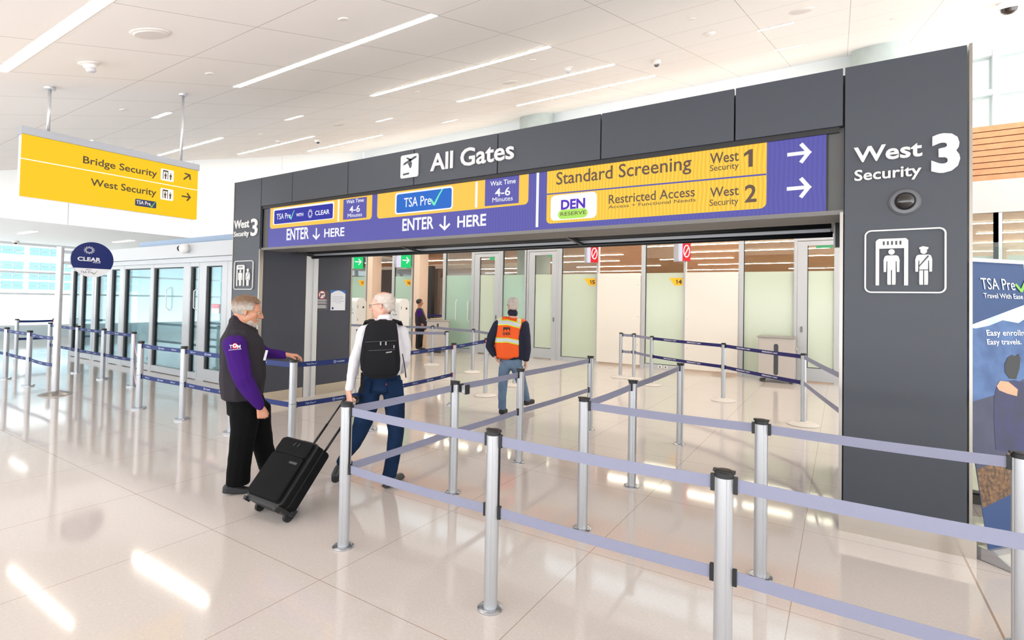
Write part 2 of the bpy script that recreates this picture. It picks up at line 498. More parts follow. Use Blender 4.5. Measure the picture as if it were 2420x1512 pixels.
# ------------------------------------------------------------------ security glass wall behind the portal
YG = 13.65
frost = translucent('frosted_film_glass', (208, 218, 198), .15)
frost2 = translucent('frosted_film_glass_green', (180, 208, 190), .15)
cream = M('cream_board', (226, 220, 210), .5)
clear2 = glass('clear_upper_pane', (240, 244, 240), .07)
def bay(n, x0, x1, film):
    w = struct('window_%d' % n, loc=((x0 + x1) / 2, YG, 0))
    b = B(); b.box(x0 - .055, YG - .05, 0, x0 + .055, YG + .08, 3.62)
    b.box(x1 - .055, YG - .05, 0, x1, YG + .08, 3.62); b.box(x0 + .055, YG - .03, 0, x1 - .055, YG + .06, .115)
    obj('mullion', b, aluf, w)
    b = B(); b.box(x0 + .055, YG - .006, .115, x0 + .07, YG + .03, 3.6); b.box(x0 + .07, YG - .006, .115, x1 - .055, YG + .03, .127)
    obj('gasket', b, black, w)
    b = B(); b.box(x0 + .07, YG + .005, .127, x1 - .055, YG + .02, 2.52); obj('frosted_pane', b, film, w)
    b = B(); b.box(x0 + .07, YG + .008, 2.52, x1 - .055, YG + .018, 3.6); obj('pane', b, clear2, w)
    return w
nb = 6
for x0, x1, fm in ((-16.2, -15.15, frost2), (-13.75, -12.80, frost2), (-11.36, -10.15, frost2), (-9.05, -8.13, frost2), (-6.98, -5.77, frost),
                   (-4.48, -3.37, frost), (-2.06, -.88, frost), (.08, 1.33, frost), (1.33, 2.58, frost), (2.58, 3.83, frost), (3.83, 5.1, frost), (5.1, 6.4, frost)):
    bay(nb, x0, x1, fm); nb += 1
def glass_door(n, x0, x1, film, handle):
    d = struct('door_%d' % n, loc=((x0 + x1) / 2, YG, 0))
    b = B(); b.box(x0, YG - .05, 0, x0 + .20, YG + .03, 3.2); b.box(x1 - .16, YG - .05, 0, x1, YG + .03, 3.2)
    b.box(x0 + .2, YG - .05, 3.10, x1 - .16, YG + .03, 3.2); b.box(x0 + .2, YG - .05, .03, x1 - .16, YG + .03, .315)
    obj('door_frame', b, aluf, d)
    b = B(); b.box(x0 - .06, YG - .06, 0, x0 - .008, YG + .08, 3.62); b.box(x1 + .008, YG - .06, 0, x1 + .06, YG + .08, 3.62)
    b.box(x0 - .01, YG - .06, 3.215, x1 + .01, YG + .08, 3.62)
    obj('jamb', b, aluf, d)
    b = B(); b.box(x0 + .2, YG - .02, .315, x0 + .215, YG, 3.1); b.box(x0 + .215, YG - .02, .315, x1 - .16, YG, .33); obj('gasket', b, black, d)
    b = B(); b.box(x0 + .215, YG - .012, .33, x1 - .16, YG, 2.52); obj('frosted_pane', b, film, d)
    b = B(); b.box(x0 + .215, YG - .01, 2.52, x1 - .16, YG, 3.1); obj('pane', b, clear2, d)
    hx = x0 + .09 if handle else x1 - .08
    b = B(); b.box(hx - .02, YG - .065, 1.12, hx + .02, YG - .05, 1.25); obj('lock_plate', b, M('lock_grey', (120, 122, 124), .4, .5), d)
    b = B(); b.box(x0 + .42, YG + .45, 2.93, x0 + .70, YG + .47, 3.02)
    return d
glass_door(1, -10.08, -9.13, frost, False)
glass_door(2, -8.03, -7.08, frost, False)
glass_door(3, -.86, .02, frost, True)
# cream boards closing two lanes
for n, (x0, x1) in enumerate(((-5.768, -4.537), (-3.368, -2.117))):
    b = B(); b.box(x0, YG - .10, .07, x1, YG - .07, 2.52)
    o = obj('lane_board', b, cream)
    tag(o, ('cream board closing the lane between the 15 and 14 tags' if n == 0 else 'cream board closing the lane right of the 14 tag'), 'board', 'cream boards closing security lanes')
    for z in (.6, 1.35, 2.2):
        b = B(); b.slab(disc((x0 + .07) if n else (x1 - .06), z, .022, .022, 10), Plane((0, YG - .10, 0), (1, 0, 0)), 0, .012); obj('fixing', b, alu, o)
# header, fascia and roof of the security hall
b = B(); b.box(-18, YG - .06, 3.625, 8, YG + .1, 4.26); b.box(-18, YG - .075, 3.62, 8, YG - .06, 3.70)
struct('trim_2', b, M('header_white', (176, 178, 178), .5))
b = B(); b.box(-18, YG + .02, 4.26, 8, YG + .1, 5.36); struct('trim_3', b, M('fascia_backing', (28, 22, 18), .7))
wood = M('oak_slat', (190, 132, 92), .45, vary=(9, (178, 120, 80)))
b = B()
for k in range(9):
    z = 4.262 + k * .1222; b.box(-18, YG - .05, z, 8, YG + .015, z + .106)
struct('trim_4', b, wood)
b = B(); b.box(-18, YG + .1, 5.2, 8, 15.5, 5.34); struct('ceiling_roof', b, white)
b = B(); b.box(-30, YG + .12, 3.64, 14, 45, 3.75)
struct('ceiling_security', b, M('timber_ceiling', (208, 164, 124), .5, vary=(3, (196, 152, 112))))
b = B(); b.box(-30, 44.9, 0, 14, 45.1, 3.64); struct('wall_back', b, M('far_wall', (222, 208, 192), .7))
b = B(); b.box(-30.1, 13.8, 0, -29.9, 45, 3.64); b.box(13.9, 13.8, 0, 14.1, 45, 3.64); struct('wall_side', b, M('far_wall', (222, 208, 192), .7))
b = B(); b.box(2.9, 19.0, 0, 12, 19.2, 3.2); struct('wall_pale_reflection', b, M('pale_blue_reflection', (186, 204, 210), .5))  # added panel; its pale colour stands in for the reflection in the glass
b = B(); b.box(3.5, 18.9, 0, 3.75, 19.0, 3.4); struct('trim_11', b, M('timber_post', (196, 160, 124), .5))
# dark partition inside lanes 16 and 17
b = B(); b.box(-23.5, 18.0, 0, -15.4, 18.2, 3.1); struct('wall_lane', b, M('brown_partition', (92, 76, 70), .6))
b = B(); b.box(-23.5, 17.95, 3.1, -11, 18.25, 3.25); struct('trim_5', b, M('pale_timber', (226, 202, 180), .5))
b = B(); b.box(-15.4, 16.4, 0, -14.35, 16.6, 3.1); struct('wall_screen', b, M('black_partition', (34, 29, 28), .5))
b = B(); b.box(-14.3, 18.3, 0, -9, 18.5, 2.1); struct('wall_booth', b, M('taupe_partition', (140, 124, 118), .6))
for n, x in enumerate((-15.08, -12.73)):
    b = B(); b.box(x, YG - .05, 0, x + .26, YG + .4, 3.62); struct('trim_%d' % (6 + n), b, M('pale_timber', (226, 202, 180), .5))
b = B(); b.box(-16.5, 6.62, 0, -16.35, YG, 2.6); struct('wall_inner', b, white)

# ------------------------------------------------------------------ clerestory
wm2 = M('clerestory_frame', (220, 228, 228), .4)
xs = [2.87 + 3.2 * k for k in range(-7, 3)]
for k, (x0, x1) in enumerate(zip(xs, xs[1:])):
    w = struct('window_%d' % (nb + k), loc=(x0, 15.4, 5.3))
    b = B()
    b.box(x0 - .06, 15.30, 5.3, x0 + .06, 15.5, 7.5)
    for z in (5.36, 6.56, 7.44): b.box(x0 + .06, 15.32, z - .06, x1 - .06, 15.5, z + .06)
    obj('window_frame', b, wm2, w)
    b = B()
    for z0, z1 in ((5.42, 6.5), (6.62, 7.38)):
        for q in ((x0 + .06, z0, x0 + .10, z1), (x1 - .10, z0, x1 - .06, z1), (x0 + .10, z1 - .05, x1 - .10, z1)): b.box(q[0], 15.44, q[1], q[2], 15.47, q[3])
    obj('glazing_bead', b, M('bead_grey', (186, 198, 200), .4), w)
    b = B(); b.box(x0 + .06, 15.46, 5.42, x1 - .06, 15.465, 7.38); obj('pane', b, clear, w)
# round columns that meet the ceiling
for px, py in ((2075, 117), (1287, 274), (770, 376)):
    c = at_ceiling(px, py); y = c.y - .55
    b = B(); b.lathe([(.55, 0), (.55, ceil_z(y) + .25)], (c.x, y - .0, 0), 40)
    b2 = B(); b2.lathe([(.552, 0), (.565, 0), (.565, .05), (.552, .05)], (c.x, y, ceil_z(y) - .4), 40)
    b2.bm.free()
    o = struct('column', b, M('concrete_column', (196, 206, 204), .6, vary=(3, (184, 196, 194))), smooth='auto')

# ------------------------------------------------------------------ automatic doors on the left
YD = 5.5
def dx(px, py=700): return at_y(px, py, YD).x
zt, zb = 2.36, .16
header = struct('trim_8', loc=(-13, YD, 2.5))
b = B(); b.box(dx(168), YD - .16, 2.46, -8.49, YD + .2, 2.74); obj('door_header', b, aluf, header)
b = B(); b.box(dx(168), YD - .1, 2.36, -8.49, YD + .05, 2.455); obj('door_track', b, M('track_grey', (186, 188, 192), .4, .3), header)
b = B(); b.box(dx(300), YD + .22, 2.70, -8.5, YD + 1.6, 2.93); struct('trim_9', b, M('blue_grey_duct', (140, 162, 188), .5))
blueglass = glass('blue_door_glass', (214, 238, 244), .08)
def leaf(n, pxa, pxb, ga, gb, top=2.36, bot=.14, kick=.10):
    """one glazed leaf between two picture columns; ga, gb bound its pane"""
    x0, x1, g0, g1 = dx(pxa), dx(pxb), dx(ga), dx(gb)
    d = struct('door_%d' % n, loc=((x0 + x1) / 2, YD, 0))
    b = B(); b.box(x0, YD - .04, 0, g0, YD + .05, top); b.box(g1, YD - .04, 0, x1, YD + .05, top)
    b.box(g0, YD - .04, top - .08, g1, YD + .05, top); b.box(g0, YD - .04, 0.015, g1, YD + .05, bot)
    obj('door_frame', b, aluf, d)
    b = B(); b.box(g0, YD - .02, bot, g0 + .055, YD + .04, top - .08); b.box(g0 + .055, YD - .02, top - .10, g1, YD + .04, top - .08)
    obj('gasket', b, M('dark_gasket', (38, 42, 44), .5), d)
    b = B(); b.box(g0 + .055, YD + .005, bot, g1, YD + .015, top - .10); obj('pane', b, blueglass, d)
    return d
leaf(4, 170, 191.5, 176, 191)
leaf(5, 192, 226, 198, 221)
leaf(6, 226.5, 264, 231, 256)
leaf(7, 264.5, 296, 267, 286)
leaf(8, 296.5, 365.5, 298.5, 359)
leaf(9, 366, 452, 367, 437)
leaf(10, 452.5, 474, 454, 472)
leaf(11, 474.5, 541, 491, 528.5, top=2.36, bot=.24)
b = B(); b.box(dx(541.5), YD - .04, 0, -8.49, YD + .05, 2.36); struct('trim_10', b, aluf)

# ------------------------------------------------------------------ building across the apron
ex = thing('office_building', (-60, 20, -6), 'white building with pale blue window bands beyond the left window wall', 'building')
b = B(); b.box(-64, -12, -6, -60, 46, 16); obj('facade', b, M('facade_white', (214, 216, 216), .7), ex)
wb = M('facade_glass', (112, 156, 170), .3)
for k in range(14):
    y = 1.0 + k * 2.45
    b = B()
    for z in (1.9, 2.75, 3.6, 4.9, 5.75, 6.6, 7.45):
        for r in (0, .37):
            for c in range(3): b.box(-59.98, y + c * .72, z + r, -59.9, y + c * .72 + .64, z + r + .31)
    obj('window', b, wb, ex)

# ------------------------------------------------------------------ fittings of the glass wall
def handle_on(o, x, z0, z1, y=YG - .05, name='pull_handle', m=None, bow=.0):
    b = B(); b.tube([(x + bow, y + .05, z0), (x, y, z0 + .06), (x, y, z1 - .06), (x + bow, y + .05, z1)], .011, 8)
    obj(name, b, m or M('handle_white', (236, 238, 240), .3), o, smooth=True)
def named(n): return [o for o in COL.objects if o.name == n][0]
handle_on(named('window_8'), at_y(1079, 730, YG).x, 1.0, 1.72, bow=.03); handle_on(named('window_8'), at_y(1107, 730, YG).x, 1.0, 1.70, bow=.03)
handle_on(named('window_7'), at_y(972, 730, YG).x, 1.0, 1.72, bow=.03)
handle_on(named('door_9'), at_y(398, 720, YD).x, 1.36, 1.86, y=YD - .05, bow=.06); handle_on(named('door_10'), at_y(463.5, 720, YD).x, 1.38, 1.84, y=YD - .05, bow=.06)
for (px, py, w), lab in zip(((1163, 611, .2), (1306, 603, .26), (1948, 581, .34)), ('behind the first narrow glass door', 'behind the narrow door right of the orange vest', 'behind the door next to the wide pillar')):
    c = at_y(px, py, YG + .6); t = thing('exit_light', c, 'small green exit light ' + lab, 'exit sign', 'green exit lights behind the glass doors')
    b = B(); b.box(c.x - w / 2, YG + .59, c.z - .05, c.x + w / 2, YG + .62, c.z + .05); obj('panel', b, M('exit_green', (0, 196, 116), .4, lit=1.0), t)
    b = B(); b.box(c.x - .01, YG + .60, c.z + .05, c.x + .01, YG + .61, 3.64); obj('hanger', b, alu, t)
for px, lab in ((1560, 'left'), (1573, 'right')):
    c = at_y(px, 868, YG - .03); t = thing('power_outlet', c, lab + ' of two power outlets in the sill below the 14 tag', 'outlet')
    b = B(); b.box(c.x - .05, YG - .04, .02, c.x + .05, YG - .03, .10); obj('cover_plate', b, M('outlet_white', (232, 232, 228), .4), t)
    b = B(); b.box(c.x - .02, YG - .043, .035, c.x + .02, YG - .04, .085); obj('socket', b, M('socket_grey', (120, 120, 120), .5), t)
# ================================================================== signs
raised = M('raised_letter_white', (206, 206, 205), .4)
lit_purple = M('screen_violet', (88, 88, 172), .4, lit=1.0)
lit_yellow = M('screen_yellow', (255, 202, 76), .4, lit=1.0)
lit_white = M('screen_white', (250, 250, 255), .4, lit=1.0)
lit_blue = M('screen_blue', (18, 32, 164), .4, lit=1.0)
lit_sky = M('screen_sky_blue', (0, 104, 205), .4, lit=1.0)
lit_mint = M('screen_mint', (110, 240, 190), .4, lit=1.0)
lit_lime = M('screen_lime', (178, 236, 92), .4, lit=1.0)
lit_den = M('screen_den_violet', (84, 26, 190), .4, lit=1.0)
ink = M('screen_brown_ink', (70, 48, 40), .5)
WALLP = Plane((0, YP, 0), (1, 0, 0))

def moire_screen(name, c1, c2, e):
    """a lit screen with its fine rows of diodes"""
    m = M(name, c1, .4, lit=1.0)
    nt = m.node_tree; b = nt.nodes['Principled BSDF']
    tc = nt.nodes.new('ShaderNodeTexCoord'); w = nt.nodes.new('ShaderNodeTexWave')
    w.inputs['Scale'].default_value = 9; w.inputs['Distortion'].default_value = 3.0; w.inputs['Detail'].default_value = 0; w.inputs['Detail Scale'].default_value = .5
    rp = nt.nodes.new('ShaderNodeValToRGB'); rp.color_ramp.elements[0].color = rgb(c1); rp.color_ramp.elements[1].color = rgb(c2)
    nt.links.new(tc.outputs['Object'], w.inputs['Vector']); nt.links.new(w.outputs['Fac'], rp.inputs[0])
    nt.links.new(rp.outputs[0], b.inputs['Emission Color'])
    return m
lit_purple = moire_screen('screen_violet_rows', (86, 85, 169), (94, 90, 178), .6)
lit_yellow_m = moire_screen('screen_yellow_rows', (255, 214, 70), (246, 192, 58), .62)

def numeral_one(b, pl, u0, u1, v0, v1, d0, d1):
    w, h = u1 - u0, v1 - v0
    return b.slab([(u0 + x * w, v0 + y * h) for x, y in ((.52, 0), (1, 0), (1, 1), (.62, 1), (.0, .80), (.0, .62), (.52, .76))], pl, d0, d1)
# --- the long LED display in the lintel
SP = Plane((0, YP - .012 + .05, 0), (1, 0, 0))
led = thing('led_display_sign', (-3.83, YP + .04, 2.46), 'long violet and yellow LED display under the grey lintel', 'display screen')
b = B(); b.box(-7.575, YP + .04, 2.445, -.095, YP + .12, 3.085); obj('casing', b, M('screen_black', (14, 14, 16), .4), led)
scr = B(); scr.slab([(-7.562, 2.462), (-.108, 2.462), (-.108, 3.072), (-7.562, 3.072)], SP, -.003, 0)
obj('screen', scr, lit_purple, led)
TOPV = 3.0715
def lay(name, m, *polys, d=(0, .001), parent=led):
    b = B()
    for p in polys: b.slab(p, SP, *d)
    return obj(name, b, m, parent)
def box_px(tl, br, r, **k):
    u0, v1 = SP.uv(*tl); u1, v0 = SP.uv(*br); return rrect(u0, v0, u1, v1, r, **k)
def yellow(x0, x1, ybl):
    u0 = SP.uv(x0, ybl)[0]; v0 = SP.uv(x0, ybl)[1]; u1 = SP.uv(x1, 500)[0]
    return rrect(u0, v0, u1, TOPV, .05, tl=False)
lay('yellow_field', lit_yellow, yellow(638, 879, 541)); lay('yellow_field', lit_yellow, yellow(891, 1248, 517)); lay('yellow_field', lit_yellow_m, yellow(1291, 1811, 529))
def line_px(s, m, l, r, top, w=0.0, pl=SP, name='lettering', parent=led, d=(.003, .004)):
    b = B(); write_px(b, s, pl, l, r, top, *d, weight=w); return obj(name, b, m, parent)
# panel 1
lay('logo_frame', lit_white, box_px((646.5, 494), (789, 517), .03), d=(.001, .002))
lay('logo_field', lit_blue, box_px((649, 498), (786.5, 515.5), .022), d=(.002, .003))
line_px('TSA Pre', lit_white, (654, 519), (687, 515), 506)
def tick_px(x0, x1, yb, yt, m, pl=SP, parent=led, d=(.003, .004), name='check_mark'):
    u0, v0 = pl.uv(x0, yb); u1 = pl.uv(x1, yb)[0]; v1 = pl.uv(x0, yt)[1]
    b = B(); check_mark(b, pl, u0, v0, u1 - u0, v1 - v0, *d); return obj(name, b, m, parent)
tick_px(684, 696, 519, 498, lit_mint)
line_px('WITH', lit_white, (700.5, 512), (717, 510), 504.5, .012)
def burst(pl, u, v, ru, rv, m, parent, d, n=12, name='logo_dots'):
    b = B()
    for k in range(n):
        a = 360 * k / n
        for q, da in ((.98, 0), (.78, 15), (.62, 4)):
            uu, vv = u + ru * q * math.cos(math.radians(a + da)), v + rv * q * math.sin(math.radians(a + da))
            b.slab(disc(uu, vv, ru * .1, rv * .1, 8), pl, *d)
    return obj(name, b, m, parent)
u, v = SP.uv(733.5, 505); burst(SP, u, v, .05, .062, lit_white, led, (.003, .004))
line_px('CLEAR', lit_white, (745, 509), (779, 504.5), 498.5, .014)
lay('divider', lit_white, box_px((799, 471), (801.3, 523), .002), d=(.001, .002))
lay('wait_box', lit_purple, box_px((812, 472), (866, 514), .004), d=(.001, .0015))
line_px('Wait Time', lit_white, (819, 481.5), (860, 475.5), 473, .008); line_px('4-6', lit_white, (826, 503), (851, 500), 487.5, .012); line_px('Minutes', lit_white, (822, 514), (856, 510.5), 505.5, 0)
line_px('ENTER', lit_white, (677.5, 568), (730, 563), 541, .02); line_px('HERE', lit_white, (766.5, 561), (814, 556), 541, .02)
def down(px, py0, py1, size, sq):
    u, v0 = SP.uv(px, py1); v1 = SP.uv(px, py0)[1]
    b = B(); arrow(b, SP, (u, (v0 + v1) / 2), v1 - v0, -90, .003, .004, th=.15, sq=1); return obj('arrow', b, lit_white, led)
down(747.5, 539, 567, 1, 1)
# panel 2
lay('logo_frame', lit_white, box_px((934.5, 456.5), (1070, 493.5), .04), d=(.001, .002)); lay('logo_field', lit_sky, box_px((938, 460), (1067, 490.5), .03), d=(.002, .003))
line_px('TSA Pre', lit_white, (955, 490), (1019, 484), 468.5, .004); tick_px(1016, 1047, 486.5, 450, lit_mint)
lay('divider', lit_white, box_px((1124, 430), (1128, 490), .002), d=(.001, .002))
lay('wait_box', lit_purple, box_px((1147, 424), (1226, 479.5), .004), d=(.001, .0015))
line_px('Wait Time', lit_white, (1159, 440), (1219, 433), 429, .008); line_px('4-6', lit_white, (1170, 465), (1206, 462), 446, .012); line_px('Minutes', lit_white, (1164, 478), (1212, 474.5), 467.5, 0)
line_px('ENTER', lit_white, (951, 546), (1025, 540), 517.5, .022); line_px('HERE', lit_white, (1081, 538), (1149, 533), 511, .022)
down(1051, 510, 545, 1, 1)
lay('divider', lit_white, box_px((1268.5, 405), (1272, 536.5), .002), d=(.001, .002))
# panel 3
ua, va = SP.uv(1292, 459); ub, vb = SP.uv(1811, 411.5)
lay('divider', lit_purple, [(ua, va - .008), (ub, vb - .008), (ub, vb + .006), (ua, va + .006)], d=(.001, .002))
line_px('Standard Screening', ink, (1315, 437), (1634, 406.5), 408, .008)
line_px('West', ink, (1678, 388), (1746, 381), 363, .012); line_px('Security', ink, (1678, 405), (1746, 400), 391, .006); b = B(); u0, v0 = SP.uv(1758, 396); u1 = SP.uv(1779, 396)[0]; numeral_one(b, SP, u0, u1, v0, SP.uv(1758, 355)[1], .003, .004); obj('lettering', b, ink, led)
line_px('West', ink, (1678, 466.5), (1746, 462.5), 444, .012); line_px('Security', ink, (1677, 487), (1745, 483), 472, .006); line_px('2', ink, (1760, 479), (1788, 477), 438, .02)
line_px('Restricted Access', ink, (1439, 482), (1642, 471), 461, .008); line_px('Access + Functional Needs', ink, (1438, 493), (1644, 484), 485.5, .004)
lay('logo_field', lit_white, box_px((1302, 463), (1410, 514), .05), d=(.001, .002)); lay('logo_pill', lit_lime, box_px((1319, 497), (1389, 513), .05), d=(.002, .003))
line_px('DEN', lit_den, (1326, 496), (1383, 491), 473, .035); line_px('RESERVE', ink, (1325, 510.5), (1385, 505.5), 502, .006)
for y0, y1 in ((338, 387), (419, 469)):
    u0 = SP.uv(1862, 363)[0]; u1 = SP.uv(1917, 363)[0]; v0, v1 = SP.uv(1890, y1)[1], SP.uv(1890, y0)[1]
    b = B(); arrow(b, SP, ((u0 + u1) / 2, (v0 + v1) / 2), (v1 - v0) * 1.03, 0, .003, .004, th=.17, sq=1.0); obj('arrow', b, lit_white, led)

# --- raised lettering on the grey wall
def raised_text(rt, s, l, r, top, w=0.0, d=(.004, .02)):
    b = B(); write_px(b, s, WALLP, l, r, top, *d, weight=w); return obj('lettering', b, raised, rt)
g = thing('wayfinding_sign', at_y(1083, 405, YP - .01), 'raised white All Gates lettering with plane icon on the grey lintel', 'sign')
raised_text(g, 'All Gates', (1019, 405.5), (1216, 379), 366, .016)
ic = B(); u0, v1 = WALLP.uv(950, 369.5); u1, v0 = WALLP.uv(990, 417); ic.slab(rrect(u0, v0, u1, v1, .025), WALLP, .004, .02); ico = obj('icon_plate', ic, raised, g)
def plane_icon(u0, v0, w, h):
    def T(q): return [(u0 + x * w, v0 + y * h) for x, y in q]
    b = B(); D = (.02, .0225)
    b.slab(T([(.14, .56), (.26, .58), (.86, .80), (.92, .84), (.88, .89), (.78, .88), (.20, .66)]), WALLP, *D)
    b.slab(T([(.30, .86), (.40, .88), (.66, .76), (.56, .70)]), WALLP, *D)
    b.slab(T([(.42, .62), (.60, .70), (.66, .60), (.62, .42), (.54, .40)]), WALLP, *D)
    b.slab(T([(.16, .12), (.50, .14), (.50, .22), (.16, .20)]), WALLP, *D)
    return b
obj('plane_pictogram', plane_icon(u0, v0, u1 - u0, v1 - v0), charcoal, ico)
def west_sign(px, label, wt3=.045):
    w, s, n = px
    t = thing('wayfinding_sign', at_y(w[0][0], s[0][1], YP - .01), label, 'sign')
    raised_text(t, 'West', *w, w=.022); raised_text(t, 'Security', *s, w=.016); raised_text(t, '3', *n, w=wt3)
    return t
west_sign((((2017.5, 386.5), (2179, 376), 351), ((2019, 429), (2177, 417), 404), ((2200, 411), (2268, 407), 321)), 'raised white West Security 3 lettering on the wide right pillar')
west_sign((((555.5, 541), (591, 537.5), 522), ((555, 560), (590, 556), 548), ((594.5, 558), (610, 556), 518)), 'raised white West Security 3 lettering on the narrow left pillar', .02)
def gate_picto(q, label):
    """frame, scanner arch, passenger and officer; q is the picture box left, right and the heights at both ends"""
    l, r, tl_, bl_, = q
    u0, v1 = WALLP.uv(l, tl_); u1 = WALLP.uv(r, tl_)[0]; v0 = WALLP.uv(l, bl_)[1]
    W, Hh = u1 - u0, v1 - v0
    t = thing('security_pictogram', WALLP.p((u0 + u1) / 2, v0, 0), label, 'sign')
    def T(p): return [(u0 + x * W, v0 + y * Hh) for x, y in p]
    b = B(); R = .09 * W
    b.ring(rrect(u0, v0, u1, v1, R, 6), rrect(u0 + .022 * W, v0 + .022 * W, u1 - .022 * W, v1 - .022 * W, R - .022 * W, 6), WALLP, .004, .02); obj('frame', b, raised, t)
    b = B(); D = (.004, .02)
    b.slab(T([(.145, .12), (.19, .12), (.19, .70), (.50, .70), (.50, .12), (.55, .12), (.55, .82), (.52, .855), (.18, .855), (.145, .82)]), WALLP, *D)
    a = obj('scanner_arch', b, raised, t)
    b = B()
    for k in range(5): b.slab(T([(.235 + k * .052, .755), (.258 + k * .052, .755), (.258 + k * .052, .815), (.235 + k * .052, .815)]), WALLP, .02, .022)
    obj('lamp_slot', b, charcoal, a)
    def figure(cx, sash):
        b = B()
        b.slab([(u0 + (cx + x) * W, v0 + y * Hh) for x, y in [(-.048, .13), (-.006, .13), (-.006, .36), (.006, .36), (.006, .13), (.048, .13), (.052, .16), (.052, .50), (.062, .50), (.066, .33), (.098, .33), (.10, .52), (.085, .575), (.06, .59), (-.06, .59), (-.085, .575), (-.10, .52), (-.098, .33), (-.066, .33), (-.062, .50), (-.052, .50), (-.052, .16)]], WALLP, *D)
        b.slab(disc(u0 + cx * W, v0 + .645 * Hh, .040 * W, .044 * Hh, 18), WALLP, *D)
        if sash: b.slab(T([(cx - .048, .67), (cx + .05, .67), (cx + .058, .70), (cx - .01, .72), (cx - .055, .70)]), WALLP, .004, .021)
        o = obj('officer_figure' if sash else 'passenger_figure', b, raised, t)
        if sash:
            b = B(); b.slab(T([(cx - .055, .40), (cx + .06, .56), (cx + .06, .575), (cx + .045, .575), (cx - .055, .425)]), WALLP, .02, .022); b.slab(T([(cx - .052, .35), (cx + .052, .35), (cx + .052, .363), (cx - .052, .363)]), WALLP, .02, .022)
            obj('sash', b, charcoal, o)
    figure(.345, False); figure(.735, True)
gate_picto((2043, 2236, 545.5, 692), 'white framed security checkpoint pictogram on the wide right pillar')
gate_picto((556, 601, 617, 684), 'white framed security checkpoint pictogram on the narrow left pillar')

# --- dome camera on the pillar
t = thing('dome_camera', at_y(2138, 477, YP - .01), 'dark dome camera on the grey pillar between lettering and pictogram', 'security camera')
u, v = WALLP.uv(2138, 477)
RX = Matrix.Rotation(math.radians(90), 3, 'X')
def front_lathe(prof, u, v, pl=WALLP, seg=32):
    b = B(); b.lathe(prof, (0, 0, 0), seg)
    for q in b.bm.verts: q.co = pl.p(u + q.co.x, v + q.co.y, q.co.z)
    return b
obj('mount_ring', front_lathe([(.098, 0), (.098, .012), (.086, .026), (.066, .03)], u, v), M('camera_grey', (96, 98, 102), .4, .2), t, smooth='auto')
obj('lens_dome', front_lathe([(.066, .028), (.062, .05), (.046, .074), (.022, .087), (0, .09)], u, v), M('smoked_dome', (26, 22, 22), .06, spec=.8), t, smooth=True)
b = front_lathe([(.006, .026), (.006, .03), (0, .031)], u, v, seg=8)
s0 = b.bm.verts[:]
b.bm.free()
for a in (45, 135, 225, 315):
    obj('screw', front_lathe([(.005, .018), (.005, .024), (0, .025)], u + .082 * math.cos(math.radians(a)), v + .082 * math.sin(math.radians(a)), seg=8), black, t)

# --- folded gate under the lintel
gate = thing('folding_gate', (-3.85, 5.4, 2.34), 'black folded overhead gate under the lintel of the portal', 'gate')
gb = M('gate_black', (20, 20, 22), .35); gg = M('gate_grey', (150, 152, 156), .35, .4)
b = B(); b.box(-7.60, 5.26, 2.435, -.06, 5.31, 2.466); obj('front_track', b, M('track_pale', (188, 182, 176), .4), gate)
b = B(); b.box(-7.7, 5.31, 2.50, -.03, 5.70, 2.63); obj('housing', b, gb, gate)
b = B()
for k in range(4): b.tube([(-7.55, 5.37 + .055 * k, 2.475 - .012 * k), (-.08, 5.37 + .055 * k, 2.475 - .012 * k)], .019, 8)
obj('slat_bundle', b, gb, gate, smooth=True)
b = B(); b.box(-7.52, 5.585, 2.392, -.085, 5.625, 2.455); obj('bottom_rail', b, gg, gate, bevel=.006)
b = B(); b.tube([(-7.56, 5.60, 2.372), (-.07, 5.60, 2.372)], .026, 14); obj('bottom_tube', b, M('gate_rubber', (14, 16, 20), .4), gate, smooth=True)
for x in (-7.56, -5.19, -2.63):
    b = B(); b.beam((x, 5.22, 2.45), (x + .05, 5.58, 2.385), .035, .03); obj('stay_arm', b, M('arm_dark', (58, 58, 60), .4, .3), gate)
    if x > -7:
        b = B(); b.tube([(x - .07, 5.24, 2.452), (x + .02, 5.24, 2.452)], .024, 10); obj('hinge', b, M('arm_dark', (58, 58, 60), .4, .3), gate, smooth=True)
b = B(); b.box(-.05, 5.54, 2.25, -.005, 5.63, 2.47); obj('end_bracket', b, gb, gate)
b = B(); b.box(-.064, 5.53, 2.25, -.05, 5.545, 2.47); b.box(-.064, 5.625, 2.25, -.05, 5.64, 2.47); obj('guide', b, gg, gate)

